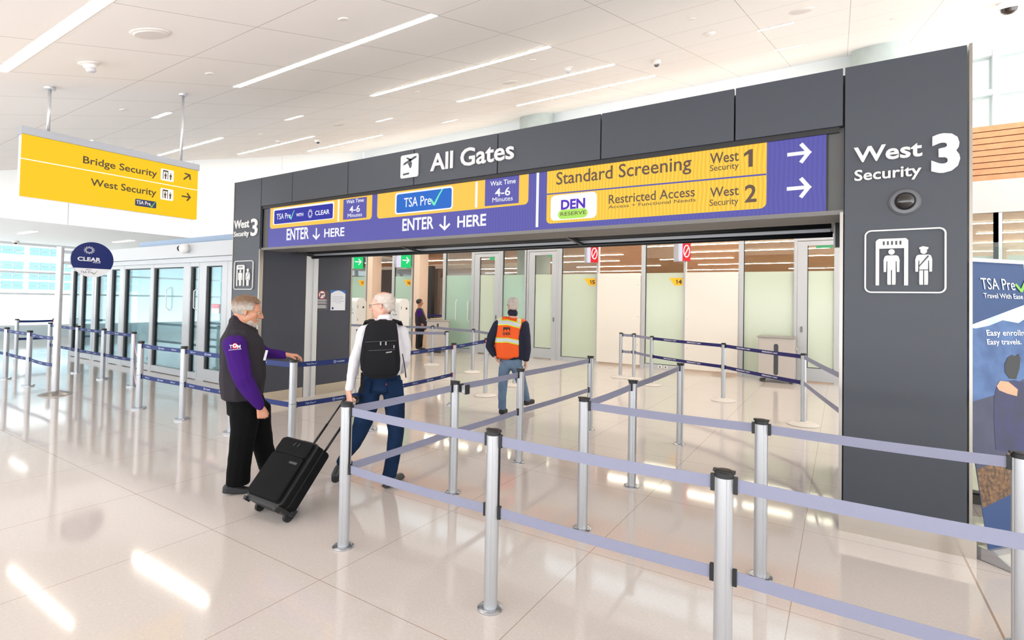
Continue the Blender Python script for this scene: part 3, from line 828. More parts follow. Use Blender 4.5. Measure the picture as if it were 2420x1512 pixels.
# --- posters on the left jamb
JP = Plane((-7.73, 0, 0), (0, 1, 0))
def poster(tl, br, label, body, parts):
    u0, v1 = JP.uv(*tl); u1, v0 = JP.uv(*br)
    t = thing('wall_notice', JP.p((u0 + u1) / 2, v0, 0), label, 'notice')
    b = B(); b.slab([(u0, v0), (u1, v0), (u1, v1), (u0, v1)], JP, .001, .004); obj('sheet', b, body, t)
    parts(t, u0, v0, u1 - u0, v1 - v0)
def p_gun(t, u, v, w, h):
    b = B(); c = (u + w * .5, v + h * .78); r = w * .24
    b.slab(disc(*c, r), JP, .004, .0045); obj('white_disc', b, M('notice_white', (236, 236, 238), .5), t)
    b = B(); b.slab([(c[0] - r * .6, c[1] + r * .35), (c[0] + r * .7, c[1] + r * .35), (c[0] + r * .7, c[1] + r * .05), (c[0] - r * .1, c[1] + r * .05), (c[0] - r * .3, c[1] - r * .6), (c[0] - r * .7, c[1] - r * .5), (c[0] - r * .45, c[1])], JP, .0045, .005); obj('handgun_icon', b, black, t)
    b = B(); b.ring(disc(*c, r * 1.05), disc(*c, r * .88), JP, .005, .0056); stroke(b, JP, (c[0] - r * .65, c[1] + r * .65), (c[0] + r * .65, c[1] - r * .65), r * .13, .005, .0057); obj('ban_ring', b, M('ban_red', (196, 48, 50), .5), t)
    b = B(); k = 0
    for y in (.52, .49, .46, .43, .37, .34, .31, .22, .19, .16, .13, .10, .07):
        b.slab([(u + w * .12, v + h * y), (u + w * (.82 + .07 * math.sin(k * 2.3)), v + h * y), (u + w * (.82 + .07 * math.sin(k * 2.3)), v + h * (y + .012)), (u + w * .12, v + h * (y + .012))], JP, .004, .0045); k += 1
    obj('small_print', b, M('notice_white', (236, 236, 238), .5), t)
poster((744, 686), (776, 731), 'dark notice with a crossed out handgun on the left jamb', M('notice_dark', (78, 78, 88), .4), p_gun)
def p_enter(t, u, v, w, h):
    b = B(); b.slab([(u, v + h * .82)] + [(u + w * x, v + h * (.82 + .16 * math.sin(math.pi * x))) for x in (.1, .25, .4, .5, .6, .75, .9)] + [(u + w, v + h * .82), (u + w, v + h), (u, v + h)], JP, .004, .0045)
    obj('blue_header', b, M('notice_blue', (28, 104, 184), .5), t)
    m = M('notice_ink', (96, 110, 156), .5)
    for k, s in enumerate(('You are entering an', 'area where all persons', 'and property are', 'subject to additional', 'screening')):
        L = len(s) * .032; b = B(); write(b, s, JP, u + w * (.5 - L / 2 * 1.2), u + w * (.5 + L / 2 * 1.2), v + h * (.66 - .075 * k), h * .036, .004, .0045); obj('lettering', b, m, t)
    b = B(); b.slab(disc(u + w * .14, v + h * .1, w * .07), JP, .004, .0045); obj('seal', b, M('seal_blue', (36, 60, 120), .5), t)
poster((782, 685), (815, 733), 'white notice with a blue arched header on the left jamb', M('notice_paper', (224, 228, 234), .5), p_enter)

# --- yellow hanging sign
HX = -7.97
HP = Plane((HX + .055, 0, 0), (0, 1, 0))
hs = thing('hanging_sign', (HX, 2.92, 2.79), 'yellow hanging sign for Bridge Security and West Security', 'hanging sign')
yel = M('sign_yellow_glow', (255, 204, 0), .45, lit=1.0)  # glow put into the face colour, independent of the hall lights
y0, y1, z0, z1 = 1.962, 3.89, 2.79, 3.505
b = B(); b.box(HX - .05, y0 + .004, z0 + .004, HX + .05, y1 - .004, z1 - .004); obj('sign_body', b, M('sign_white_edge', (246, 244, 240), .4), hs)
zm = (HP.uv(50, 375)[1] + HP.uv(460, 447)[1]) / 2
ym = HP.uv(418, 450)[0]
b = B(); b.slab([(y0, z0), (y1, z0), (y1, zm - .006), (y0, zm - .006)], HP, -.004, 0); obj('face_panel', b, yel, hs)
b = B(); b.slab([(y0, zm + .006), (y1, zm + .006), (y1, z1), (y0, z1)], HP, -.004, 0); obj('face_panel', b, yel, hs)
b = B(); b.box(HX - .075, y0 - .012, z1, HX + .075, y1 + .012, z1 + .09); obj('top_rail', b, M('sign_rail_grey', (160, 164, 172), .4, .4), hs, bevel=.004)
for py_ in (2.209, 3.68):
    b = B(); b.tube([(HX, py_, z1 + .085), (HX, py_, ceil_z(py_) - .01)], .017, 12); obj('hanger_rod', b, alu, hs, smooth=True)
    b = B(); b.lathe([(.05, 0), (.06, .02), (.05, .035)], (HX, py_, ceil_z(py_) - .03), 20); obj('ceiling_plate', b, alu, hs, smooth='auto')
sink = M('sign_ink', (66, 48, 22), .5)
line_px('Bridge Security', sink, (196, 385), (371, 416), 368, .014, pl=HP, parent=hs, d=(0, .002)); line_px('West Security', sink, (214, 438), (369, 464), 421, .014, pl=HP, parent=hs, d=(0, .002))
def mini_picto(px0, px1, yt, yb):
    u0, v1 = HP.uv(px0, yt); u1, v0 = HP.uv(px1, yt)[0], HP.uv(px0, yb)[1]; W, Hh = u1 - u0, v1 - v0
    b = B(); b.slab(rrect(u0, v0, u1, v1, .015), HP, 0, .002); o = obj('icon_plate', b, M('icon_white', (242, 240, 236), .5), hs)
    b = B(); D = (.002, .003)
    def T(p): return [(u0 + x * W, v0 + y * Hh) for x, y in p]
    b.slab(T([(.16, .12), (.21, .12), (.21, .76), (.52, .76), (.52, .12), (.57, .12), (.57, .9), (.16, .9)]), HP, *D)
    for cx in (.365, .76):
        b.slab(T([(cx - .05, .14), (cx + .05, .14), (cx + .05, .4), (cx + .09, .4), (cx + .08, .58), (cx - .08, .58), (cx - .09, .4), (cx - .05, .4)]), HP, *D); b.slab(disc(u0 + cx * W, v0 + .66 * Hh, .05 * W, .055 * Hh, 12), HP, *D)
    obj('pictogram', b, sink, o)
mini_picto(380.5, 411, 397.5, 425); mini_picto(379.5, 410, 443.5, 470.5)
u, v = HP.uv(442, 418); b = B(); arrow(b, HP, (u, v), .125, 45, 0, .002, th=.16); obj('arrow', b, sink, hs)
u, v = HP.uv(440.5, 465); b = B(); arrow(b, HP, (u, v), .125, 0, 0, .002, th=.16); obj('arrow', b, sink, hs)
u0, v1 = HP.uv(319.5, 469); u1, v0 = HP.uv(369.5, 476)[0], HP.uv(319.5, 485.5)[1]
b = B(); b.slab(rrect(u0, v0, u1, v1, .015), HP, 0, .002); lp = obj('logo_field', b, M('logo_navy', (28, 44, 84), .5), hs)
line_px('TSA Pre', M('icon_white', (242, 240, 236), .5), (322, 481), (355, 487), 472.5, pl=HP, parent=lp, d=(.002, .003)); tick_px(353, 368, 489, 475, M('tick_green', (120, 186, 70), .5), pl=HP, parent=lp, d=(.002, .003))

# --- round sign on a pole
CPX, CPY = -11.04, 3.28
cs = thing('pole_sign', (CPX, CPY, 0), 'tall pole with a round blue and white sign among the blue belts', 'sign')
b = B(); b.lathe([(.225, 0), (.225, .008), (.16, .035), (.08, .055), (.055, .06)], (CPX, CPY, 0), 36); obj('base', b, steel, cs, smooth='auto')
b = B(); b.tube([(CPX, CPY, .05), (CPX, CPY, 2.45)], .05, 20); obj('pole', b, M('pole_aluminium', (200, 198, 198), .3, .6), cs, smooth='auto')
b = B(); b.lathe([(.052, 2.445), (.052, 2.462), (0, 2.464)], (CPX, CPY, 0), 20); obj('cap', b, alu, cs)
DP = Plane((CPX + .02, 0, 0), (0, 1, 0)); cu_, cv_ = 3.72, 2.278; R_ = .306
b = B(); b.slab(disc(cu_, cv_, R_, R_, 56), DP, -.02, 0); dk = obj('disc', b, M('disc_blue', (4, 28, 98), .4), cs)
zc = 2.125; a = math.degrees(math.asin((zc - cv_) / R_))
b = B(); b.slab(disc(cu_, cv_, R_, R_, 40, 180 - a, 360 + a), DP, 0, .002); obj('white_field', b, M('disc_white', (236, 236, 240), .4), dk)
for z in (2.20, 2.385): 
    b = B(); b.box(CPX - .035, CPY + .03, z - .025, CPX - .001, CPY + .17, z + .025); obj('bracket', b, alu, cs)
wt = M('disc_white', (236, 236, 240), .4)
burst(DP, *DP.uv(211, 591), .074, .062, wt, dk, (0, .002))
line_px('CLEAR', wt, (183, 615.5), (238, 619.5), 606, .03, pl=DP, parent=dk, d=(0, .002)); line_px('PLUS', wt, (220, 621.5), (237, 622.8), 618, pl=DP, parent=dk, d=(0, .002))
nv = M('disc_ink', (40, 52, 100), .5)
line_px('WITH', nv, (202, 638.5), (216, 639), 635.5, .01, pl=DP, parent=dk, d=(.002, .003)); line_px('TSA Pre', nv, (190, 645), (219, 646.5), 639.5, pl=DP, parent=dk, d=(.002, .003)); tick_px(218, 230, 648.5, 640, M('tick_dark_green', (60, 130, 50), .5), pl=DP, parent=dk, d=(.002, .003))

# --- lane signs on the glass wall
def lane_tag(num, px_tl, px_br, where):
    pl = Plane((0, YG + .003, 0), (1, 0, 0))
    u0, v1 = pl.uv(*px_tl); u1, v0 = pl.uv(*px_br); w, h = u1 - u0, v1 - v0; k_ = .13 if num in ('16', '17') else .05; u0 -= k_; u1 -= k_
    t = thing('lane_tag', pl.p((u0 + u1) / 2, v0), 'yellow slanted tag numbered %s on the %s' % (num, where), 'sign')
    b = B(); b.slab([(u0, v1), (u1, v1), (u1, v0), (u0 + w * .42, v0)], pl, 0, .004); obj('tag_plate', b, M('tag_yellow', (250, 184, 16), .5), t)
    b = B(); numeral_one(b, pl, u0 + w * .50, u0 + w * .63, v0 + h * .2, v0 + h * .76, .004, .006); write(b, num[1], pl, u0 + w * .69, u0 + w * .94, v0 + h * .2, h * .56, .004, .006, .03); obj('lettering', b, M('tag_ink', (60, 44, 24), .5), t)
lane_tag('17', (852.5, 662.5), (866, 675), 'green pane beside the jamb, above the left kiosk'); lane_tag('16', (961.5, 661), (977.5, 675), 'pale green pane above the right kiosk')
lane_tag('15', (1385, 658), (1411.5, 674.5), 'frosted pane left of the first cream board'); lane_tag('14', (1586, 656.5), (1618, 674.5), 'frosted pane between the two cream boards')
def lane_light(px, py_top, py_bot, num, ok, label):
    """box sign standing out from the wall with a slanted lit face"""
    c = at_y(px, py_bot, YG - .5); zb_ = c.z; zt_ = 3.36
    t = thing('lane_light', (c.x, YG - .5, zb_), label, 'sign')
    u = Vector((.62, .785, 0)).normalized() if ok else Vector((.80, .60, 0)).normalized()
    pl = Plane((c.x, YG - .5, zb_), u)
    W = .50 if ok else .30
    b = B(); b.slab([(-.02, 0), (W, 0), (W, zt_ - zb_), (-.02, zt_ - zb_)], pl, -.30, -.004); obj('housing', b, M('lane_box_grey', (176, 178, 184), .5), t)
    f = .30
    e = pl.p(W * .5, .35, -.2); b = B(); b.beam(e, Vector((e.x, YG + .06, e.z)), .05, .05); obj('wall_bracket', b, alu, t)
    b = B(); b.slab([(0, 0), (W * f, 0), (W * f, zt_ - zb_), (0, zt_ - zb_)], pl, -.004, 0); obj('number_face', b, M('lane_white', (232, 226, 248),   .4, lit=1.0), t)
    b = B(); b.slab([(W * f, 0), (W, 0), (W, zt_ - zb_), (W * f, zt_ - zb_)], pl, -.004, 0)
    obj('signal_face', b, M('lane_green', (0, 214, 116), .4, lit=1.0) if ok else M('lane_red', (238, 24, 36), .4, lit=1.0), t)
    b = B(); cx = W * (1 + f) / 2; m = M('lane_symbol', (252, 250, 252),   .4, lit=1.0)
    if ok: arrow(b, pl, (cx, .26), .25, 0, 0, .003, th=.15)
    else:
        b.ring(disc(cx, .25, .085, .16), disc(cx, .25, .062, .13), pl, 0, .003); stroke(b, pl, (cx - .05, .15), (cx + .05, .35), .025, 0, .0032)
    obj('symbol', b, m, t)
    b = B(); numeral_one(b, pl, W * .05, W * .10, .44, .54, 0, .003); write(b, num[1], pl, W * .13, W * f * .9, .44, .10, 0, .003, .02); obj('lettering', b, M('tag_ink', (60, 44, 24), .5), t)
lane_light(825, 612, 634, '17', True, 'lit green arrow box nearest the left jamb'); lane_light(937, 609, 631.5, '16', True, 'lit green arrow box above the head of the backpack wearer')
lane_light(1388, 592, 620, '15', False, 'lit red no entry box above the first cream board'); lane_light(1604.5, 582, 616.5, '14', False, 'lit red no entry box above the second cream board, nearer the wide pillar')
# ================================================================== belt posts
silver = M('anodised_silver', (184, 186, 190), .34, .65)
chrome = M('polished_chrome', (190, 193, 198), .22, .9)
slotm = M('slot_shadow', (96, 98, 102), .5, .3)
belt_grey = M('belt_lavender_grey', (134, 136, 158), .7, bump=(260, .15))
belt_blue = M('belt_blue', (6, 38, 104), .6)
belt_navy = M('belt_navy', (20, 16, 96), .6)
belt_text = M('belt_print', (196, 206, 228), .6)
belt_white = M('belt_print_white', (232, 234, 240), .6)
belt_pink = M('tape_pink', (232, 186, 200), .6)
red_clip = M('clip_red', (150, 22, 34), .5)

def grooved(r, z0, z1, slots=4, phase=.4):
    b = B(); n = 48; pr_ = []
    for k in range(n):
        a = 2 * math.pi * k / n; q = (k - phase * n / (2 * math.pi)) % (n / slots)
        pr_.append((math.cos(a) * (r * .93 if q < 1.6 else r), math.sin(a) * (r * .93 if q < 1.6 else r)))
    lo = [b.bm.verts.new((x, y, z0)) for x, y in pr_]; hi = [b.bm.verts.new((x, y, z1)) for x, y in pr_]
    for k in range(n): b.bm.faces.new([lo[k], lo[(k + 1) % n], hi[(k + 1) % n], hi[k]])
    b.bm.faces.new(hi); b.bm.faces.new(lo[::-1])
    return b
def post_queue():
    o = thing('belt_stanchion', (0, 0, 0), 'x', 'belt post')
    b = B(); b.lathe([(.072, 0), (.072, .007), (.066, .012), (.043, .014)], seg=36); obj('base', b, chrome, o, smooth='auto')
    obj('post', grooved(.0385, .012, .962), silver, o, smooth='auto')
    b = B(); b.lathe([(.0405, .956), (.0405, .976), (.034, .984), (0, .985)], seg=32)
    b.box(-.045, -.012, .974, .045, .012, .986); obj('cap', b, black, o, smooth='auto')
    return o
def post_chrome():
    o = thing('belt_stanchion', (0, 0, 0), 'x', 'belt post')
    b = B(); b.lathe([(.095, 0), (.095, .022), (.088, .028), (.05, .030)], seg=36); obj('base', b, chrome, o, smooth='auto')
    obj('post', grooved(.042, .028, .50, 4, .2), silver, o, smooth='auto')
    obj('upper_post', grooved(.0415, .503, .975, 4, .2), silver, o, smooth='auto')
    b = B(); b.lathe([(.044, .965), (.044, .990), (.038, 1.0), (0, 1.0)], seg=32); obj('cap', b, black, o, smooth='auto')
    return o
def post_dome():
    o = thing('belt_stanchion', (0, 0, 0), 'x', 'belt post')
    b = B(); b.lathe([(.205, 0), (.208, .012), (.19, .028), (.12, .045), (.05, .056)], seg=40); obj('base', b, M('base_cream', (204, 198, 190), .45), o, smooth='auto')
    obj('post', grooved(.0375, .05, 1.005, 4, .9), silver, o, smooth='auto')
    b = B(); b.lathe([(.04, 1.0), (.04, 1.02), (.034, 1.03), (0, 1.03)], seg=28); obj('cap', b, black, o, smooth='auto')
    return o
PROTO = {}
def post(kind, x, y, label, group):
    if kind not in PROTO:
        o = PROTO[kind] = {'q': post_queue, 'c': post_chrome, 'd': post_dome}[kind]()
    else:
        o = copy_tree([c for c in [PROTO[kind]]][0]) if False else fresh(PROTO[kind])
    o.location = (x, y, 0); tag(o, label, 'belt post', group)
    return o
def fresh(p):
    """a copy of a post with copies of its own parts, without the belts of the first"""
    c = p.copy(); COL.objects.link(c)
    for ch in list(p.children):
        if ch.name.split('.')[0] in ('base', 'post', 'upper_post', 'cap'):
            k = ch.copy(); COL.objects.link(k); k.parent = c
    return c
LEV = {'q': ((.898, .954), (.508, .563)), 'c': ((.905, .963), (.455, .512)), 'd': ((.950, 1.008), (.575, .632))}
def belt(o, kind, x1, y1, mat=None, levels=(0, 1), lev2=None, clip=black, sag=.006, writing=None, r=.04, channel=False):
    """belts drawn out of post o to the point x1, y1"""
    x0, y0 = o.location.x, o.location.y
    d = Vector((x1 - x0, y1 - y0, 0)); L = d.length; d.normalize(); nn = Vector((d.y, -d.x, 0))
    if nn.dot(Vector((-x0, -y0, 0))) < 0: nn = -nn
    for lv in levels:
        z0, z1 = LEV[kind][lv]; w0, w1 = (lev2 or LEV[kind])[lv]
        b = B(); N = 10; rows = []
        for i in range(N + 1):
            t = i / N; p = Vector((x0, y0, 0)) + d * (r + (L - 2 * r) * t); s = -sag * 4 * t * (1 - t)
            a, c = z0 + (w0 - z0) * t + s, z1 + (w1 - z1) * t + s
            rows.append([b.bm.verts.new(p + nn * e + Vector((0, 0, z))) for e, z in ((-.001, a), (.001, a), (.001, c), (-.001, c))])
        for q, w in zip(rows, rows[1:]):
            for k in range(4): b.bm.faces.new([q[k], q[(k + 1) % 4], w[(k + 1) % 4], w[k]])
        b.bm.faces.new(rows[0][::-1]); b.bm.faces.new(rows[-1])
        bo = obj('upper_belt' if lv == 0 else 'lower_belt', b, mat or belt_grey, o)
        if clip is not None:
            b = B()
            p = Vector((x0, y0, 0)) + d * (r + .004); q = Vector((x1, y1, 0)) - d * (r + .004)
            b.beam(p + Vector((0, 0, z0 - .008)), p + Vector((0, 0, z1 + .008)), .016, .022, up=d); obj('belt_clip', b, black, o)
            b = B(); b.beam(q + Vector((0, 0, w0 - .008)), q + Vector((0, 0, w1 + .008)), .022, .022, up=d); obj('belt_end_clip', b, clip, o)
        if writing:
            u = d if nn.cross(Vector((0, 0, 1))).dot(d) < 0 else -d
            u = Vector((0, 0, 1)).cross(nn)
            st = Vector((x0, y0, 0)) if u.dot(d) > 0 else Vector((x1, y1, 0))
            flip = u.dot(d) <= 0
            pl = Plane(st, u); tb = B()
            k = 0; pos = .16 if writing != 'exit' else .35
            while pos < L - .3:
                t = (pos + .12) / L; tt = 1 - t if flip else t; s = -sag * 4 * tt * (1 - tt)
                za, zb_ = z0 + (w0 - z0) * tt + s, z1 + (w1 - z1) * tt + s; h = zb_ - za
                if writing == 'exit':
                    write(tb, 'EMERGENCY EXIT', pl, pos, pos + .34, za + h * .34, h * .36, .0012, .002, .02); pos += .62
                elif k % 2 == 0:
                    write(tb, 'TSA Pre', pl, pos, pos + .10, za + h * .34, h * .34, .0012, .002, .0); check_mark(tb, pl, pos + .105, za + h * .36, .03, h * .36, .0012, .002); pos += .36
                else:
                    tb.ring(disc(pos + .02, (za + zb_) / 2, .018, h * .28, 14), disc(pos + .02, (za + zb_) / 2, .012, h * .19, 14), pl, .0012, .002)
                    write(tb, 'CLEAR', pl, pos + .05, pos + .16, za + h * .36, h * .28, .0012, .002, .02); pos += .36
                k += 1
            obj('belt_print', tb, belt_white if writing == 'exit' else belt_text, bo)
    if channel:
        b = B(); p = Vector((x0, y0, 0)) + d * (r - .001)
        b.beam(p + Vector((0, 0, LEV[kind][1][0] - .01)), p + Vector((0, 0, .962)), .013, .008, up=d); obj('belt_channel', b, black, o)
    return o
GQ = 'silver posts of the grey belt queue'
P1 = post('q', -2.867, 2.431, 'silver post at the corner of the grey belts beside the suitcase handle', GQ)
P2 = post('q', -1.632, 2.413, 'silver foreground post of the front grey row, seen whole with its round foot', GQ)
P3 = post('q', -.427, 2.425, 'silver post of the front row whose foot is cut by the lower picture edge', GQ)
P4 = post('q', -.424, 3.645, 'silver post in the foreground just before the wide grey pillar', GQ)
P5 = post('q', .774, 3.636, 'silver post cut by the right picture edge in front of the banner', GQ)
P6 = post('q', -1.639, 3.632, 'silver post at the corner where a belt turns towards the wide pillar', GQ)
P7 = post('q', -1.643, 4.735, 'silver post second in the belt line running back from the inner corner', GQ)
P8 = post('q', -1.659, 6.498, 'silver post farthest back in the belt line from the inner corner', GQ)
P9 = post('q', -2.885, 3.640, 'silver post with a spare belt head, behind the corner post by the suitcase', GQ)
P10 = post('q', -2.874, 4.735, 'silver post in front of the person in the orange vest', GQ)
P11 = post('q', -2.845, 6.492, 'silver post right of the person in the orange vest, far end of its belt line', GQ)
belt(P1, 'q', -1.632, 2.413, channel=True); belt(P2, 'q', -.427, 2.425, channel=True); belt(P3, 'q', .80, 2.43)
belt(P1, 'q', -2.885, 3.640, channel=True); belt(P9, 'q', -2.874, 4.735, channel=True); belt(P10, 'q', -2.845, 6.492, channel=True)
belt(P6, 'q', -.424, 3.645, levels=(0,)); belt(P4, 'q', .774, 3.636, levels=(0,))
belt(P6, 'q', -1.643, 4.735, levels=(0,)); belt(P7, 'q', -1.659, 6.498, levels=(0,))
b = B(); b.box(-2.885 + .075, 3.635, .885, -2.885 + .115, 3.675, .955); o = obj('spare_belt_head', b, silver, P9, bevel=.006)
b = B(); b.box(-2.885 + .04, 3.64, .89, -2.885 + .076, 3.665, .965); b.box(-2.885 + .114, 3.632, .88, -2.885 + .132, 3.68, .96); obj('head_bracket', b, black, P9)

GD = 'posts with cream round bases'
B1 = post('d', -4.272, 11.441, 'cream based post at the left end of the short grey belt by the cream board', GD)
B2 = post('d', -3.95, 11.42, 'cream based post in the middle of the short grey belt by the cream board', GD)
B3 = post('d', -3.356, 10.804, 'cream based post where the emergency exit belt begins', GD)
B4 = post('d', -1.772, 9.886, 'cream based post halfway along the emergency exit belts', GD)
B5 = post('d', -.458, 8.624, 'cream based post at the right end of the emergency exit belts', GD)
belt(B1, 'd', -3.95, 11.42); belt(B2, 'd', -3.356, 10.804)
belt(B3, 'd', -1.772, 9.886, belt_navy, writing='exit'); belt(B4, 'd', -.458, 8.624, belt_navy, writing='exit')
belt(B5, 'd', .0, 6.50, clip=None)
B6 = post('d', -8.951, 10.315, 'cream based post below the standing staff member in the lane', GD)
B7 = post('d', -7.346, 9.918, 'cream based post before the narrow glass door left of the orange vest', GD)
B8 = post('d', -7.191, 8.751, 'cream based post in front of the left waste cabinet', GD)
B9 = post('d', -5.373, 7.649, 'cream based post at the end of the blue belts left of the orange vest', GD)
B10 = post('d', -5.544, 8.90, 'cream based post hidden behind the legs under the orange vest', GD)
c = at_z(822, 766, 1.0); B11 = post('d', c.x, c.y, 'cream based post beside the left white kiosk, near the jamb', GD)
c = at_z(846, 781, 1.0); B12 = post('d', c.x, c.y, 'cream based post between the left kiosk and the white shirt', GD)
belt(B11, 'd', -8.951, 10.315, levels=(0,)); belt(B6, 'd', -7.346, 9.918, levels=(0,)); belt(B7, 'd', -5.544, 8.90, levels=(0,))
belt(B12, 'd', -7.191, 8.751, levels=(0,))
c = at_z(1014, 753, 1.0); post('d', c.x, c.y, 'cream based post inside the lane beyond the standing staff member', GD)

GB = 'chrome posts of the blue belts'
L0 = post('c', -15.05, 3.31, 'chrome post of the front blue belt just outside the left edge', GB)
L1 = post('c', -13.712, 3.302, 'chrome post of the front blue belt at the left edge of the picture', GB)
L2 = post('c', -12.388, 3.290, 'chrome post just left of the round pole sign', GB)
L3 = post('c', -17.80, 4.47, 'chrome post far left before the window wall', GB)
L4 = post('c', -17.90, 5.25, 'chrome post at the far end of the back blue belt, right of the sign pole', GB)
L5 = post('c', -15.46, 4.46, 'chrome post half hidden behind the sign pole', GB)
L6 = post('c', -13.691, 4.410, 'chrome post right of the sign pole, first of three before the glass doors', GB)
L7 = post('c', -12.331, 4.388, 'chrome post in the middle of three before the glass doors', GB)
L8 = post('c', -10.986, 4.374, 'chrome post with pink tape, last of three before the glass doors', GB)
L9 = post('c', -8.775, 3.588, 'chrome post at the left end of the blue belt behind the person in the vest', GB)
L10 = post('c', -7.558, 3.612, 'chrome post left of the person in the purple shirt', GB)
L11 = post('c', -6.373, 3.62, 'chrome post hidden behind the person in the purple shirt', GB)
L12 = post('c', -5.20, 3.645, 'chrome post under the reaching hand above the suitcase', GB)
L13 = post('c', -5.14, 4.745, 'chrome post hidden behind the person with the backpack', GB)
L14 = post('c', -5.356, 6.70, 'chrome post with red belt ends right of the backpack', GB)
belt(L0, 'c', -13.712, 3.302, belt_blue); belt(L1, 'c', -12.388, 3.290, belt_blue, writing='logo'); belt(L2, 'c', CPX, CPY, belt_blue, writing='logo', sag=.02)
belt(L3, 'c', -17.90, 5.25, belt_blue, clip=red_clip); 
belt(L5, 'c', -13.691, 4.410, belt_blue, writing='logo'); belt(L6, 'c', -12.331, 4.388, belt_blue, writing='logo'); belt(L7, 'c', -10.986, 4.374, belt_blue, writing='logo')
belt(L8, 'c', -8.775, 3.588, belt_pink, clip=None, sag=.25, lev2=((.92, .94), (.47, .49)))
belt(L9, 'c', -7.558, 3.612, belt_blue, writing='logo'); belt(L10, 'c', -6.373, 3.62, belt_blue, writing='logo'); belt(L11, 'c', -5.20, 3.645, belt_blue, writing='logo')
belt(L12, 'c', -5.14, 4.745, belt_blue, writing='logo'); belt(L13, 'c', -5.356, 6.70, belt_blue, writing='logo', clip=red_clip); belt(L14, 'c', -5.373, 7.649, belt_blue, levels=(0,), lev2=LEV['d'], writing='logo', clip=red_clip)
# queue seen through the glass doors
for k, (x, y) in enumerate(((-19.6, 8.1), (-17.9, 8.6), (-17.0, 7.6))):
    o = post('c', x, y, ('dark post nearest the window seen through the glass doors', 'dark post in the middle of those seen through the glass doors', 'dark post nearest the doors seen through their glass')[k], 'posts seen through the glass doors')
    if k < 2: belt(o, 'c', *((-17.9, 8.6), (-17.0, 7.6))[k], mat=M('belt_maroon', (150, 60, 66), .6))
# ================================================================== smaller things
bodym = M('cabinet_taupe', (186, 178, 170), .4, .25)
def waste_cabinet(loc, rz, label, w, dp, h, slot):
    t = thing('waste_cabinet', loc, label, 'waste cabinet'); 
    b = B(); b.box(-w / 2, -dp / 2, .10, w / 2, dp / 2, h - .03); obj('body', b, bodym, t, bevel=.008, local=True)
    b = B(); b.box(-w / 2 - .03, -dp / 2 - .03, h - .03, w / 2 + .03, dp / 2 + .03, h); obj('top', b, M('cabinet_top', (160, 154, 148), .35, .4), t, bevel=.006, local=True)
    b = B(); b.slab(rrect(-.045, h - .85, .045, h - .16, .044, 8) if slot else rrect(-.03, h - .28, .03, h - .10, .029, 8), Plane((0, -dp / 2, 0), (1, 0, 0)), .0, .004); obj('slot', b, M('slot_dark', (58, 58, 62), .3), t, local=True)
    b = B(); b.box(w / 2, -dp / 2 + .1, h - .28, w / 2 + .05, dp / 2 - .1, h - .24); obj('handle', b, bodym, t, local=True)
    for sx in (-1, 1):
        for sy in (-1, 1):
            b = B(); x, y = sx * (w / 2 - .07), sy * (dp / 2 - .07)
            b.tube([(x, y - .012, .045), (x, y + .012, .045)], .045, 14); b.box(x - .02, y - .022, .045, x + .02, y + .022, .10); obj('caster', b, M('caster_grey', (70, 68, 68), .5), t, local=True)
    t.rotation_euler = (0, 0, math.radians(rz))
    return t
waste_cabinet((-1.22, 13.15, 0), 0, 'taupe waste cabinet with a tall slot at the glass wall near the wide pillar', .72, .52, 1.03, True)
waste_cabinet((-11.10, 13.05, 0), 38, 'taupe waste cabinet on casters before the narrow glass door in the lanes', .70, .62, 1.04, False)

def kiosk(x, y, label):
    t = thing('check_in_kiosk', (x, y, 0), label, 'kiosk', 'white kiosks by the lanes')
    u = Vector((-.1, .995, 0)); pl = Plane((x, y, 0), u)
    w, dpt, h = .44, .33, 1.71
    b = B(); pts = [(-w / 2, .03)] + [(-w / 2 + .17 - .17 * math.cos(math.radians(a)), h - .17 + .17 * math.sin(math.radians(a))) for a in range(0, 91, 15)] + [(w / 2 - .17 + .17 * math.sin(math.radians(a)), h - .17 + .17 * math.cos(math.radians(a))) for a in range(0, 91, 15)] + [(w / 2, .03)]
    b.slab(pts, pl, -dpt, 0); obj('body', b, M('kiosk_white', (238, 234, 230), .35), t, bevel=.015)
    b = B(); b.slab(rrect(-w / 2 - .06, 0, w / 2 + .06, .03, .01), pl, -dpt - .05, .05); obj('base', b, M('kiosk_base', (196, 192, 188), .4), t)
    b = B(); b.slab(disc(.08, 1.43, .032), pl, 0, .004); obj('lens', b, black, t)
    b = B()
    b.slab(rrect(-.16, 1.40, -.145, 1.50, .005), pl, 0, .003); obj('slot', b, M('slot_dark', (58, 58, 62), .3), t)
    b = B(); b.slab(rrect(-.16, 1.02, -.145, 1.10, .005), pl, 0, .003); obj('slot', b, M('slot_dark', (58, 58, 62), .3), t)
    sp = Plane(pl.p(-w / 2, 0, 0), pl.n)
    b = B(); write(b, 'CLEAR', sp, -.25, -.09, 1.24, .035, .001, .003, .01); obj('lettering', b, M('kiosk_ink', (90, 92, 104), .5), t)
    b = B(); b.ring(disc(-.17, 1.36, .035), disc(-.17, 1.36, .026), sp, .001, .003); obj('logo_ring', b, M('kiosk_ink', (90, 92, 104), .5), t)
kiosk(-12.15, 10.75, 'white rounded kiosk left of the person with the backpack')
kiosk(-10.48, 10.85, 'white rounded kiosk half hidden behind the head above the backpack')

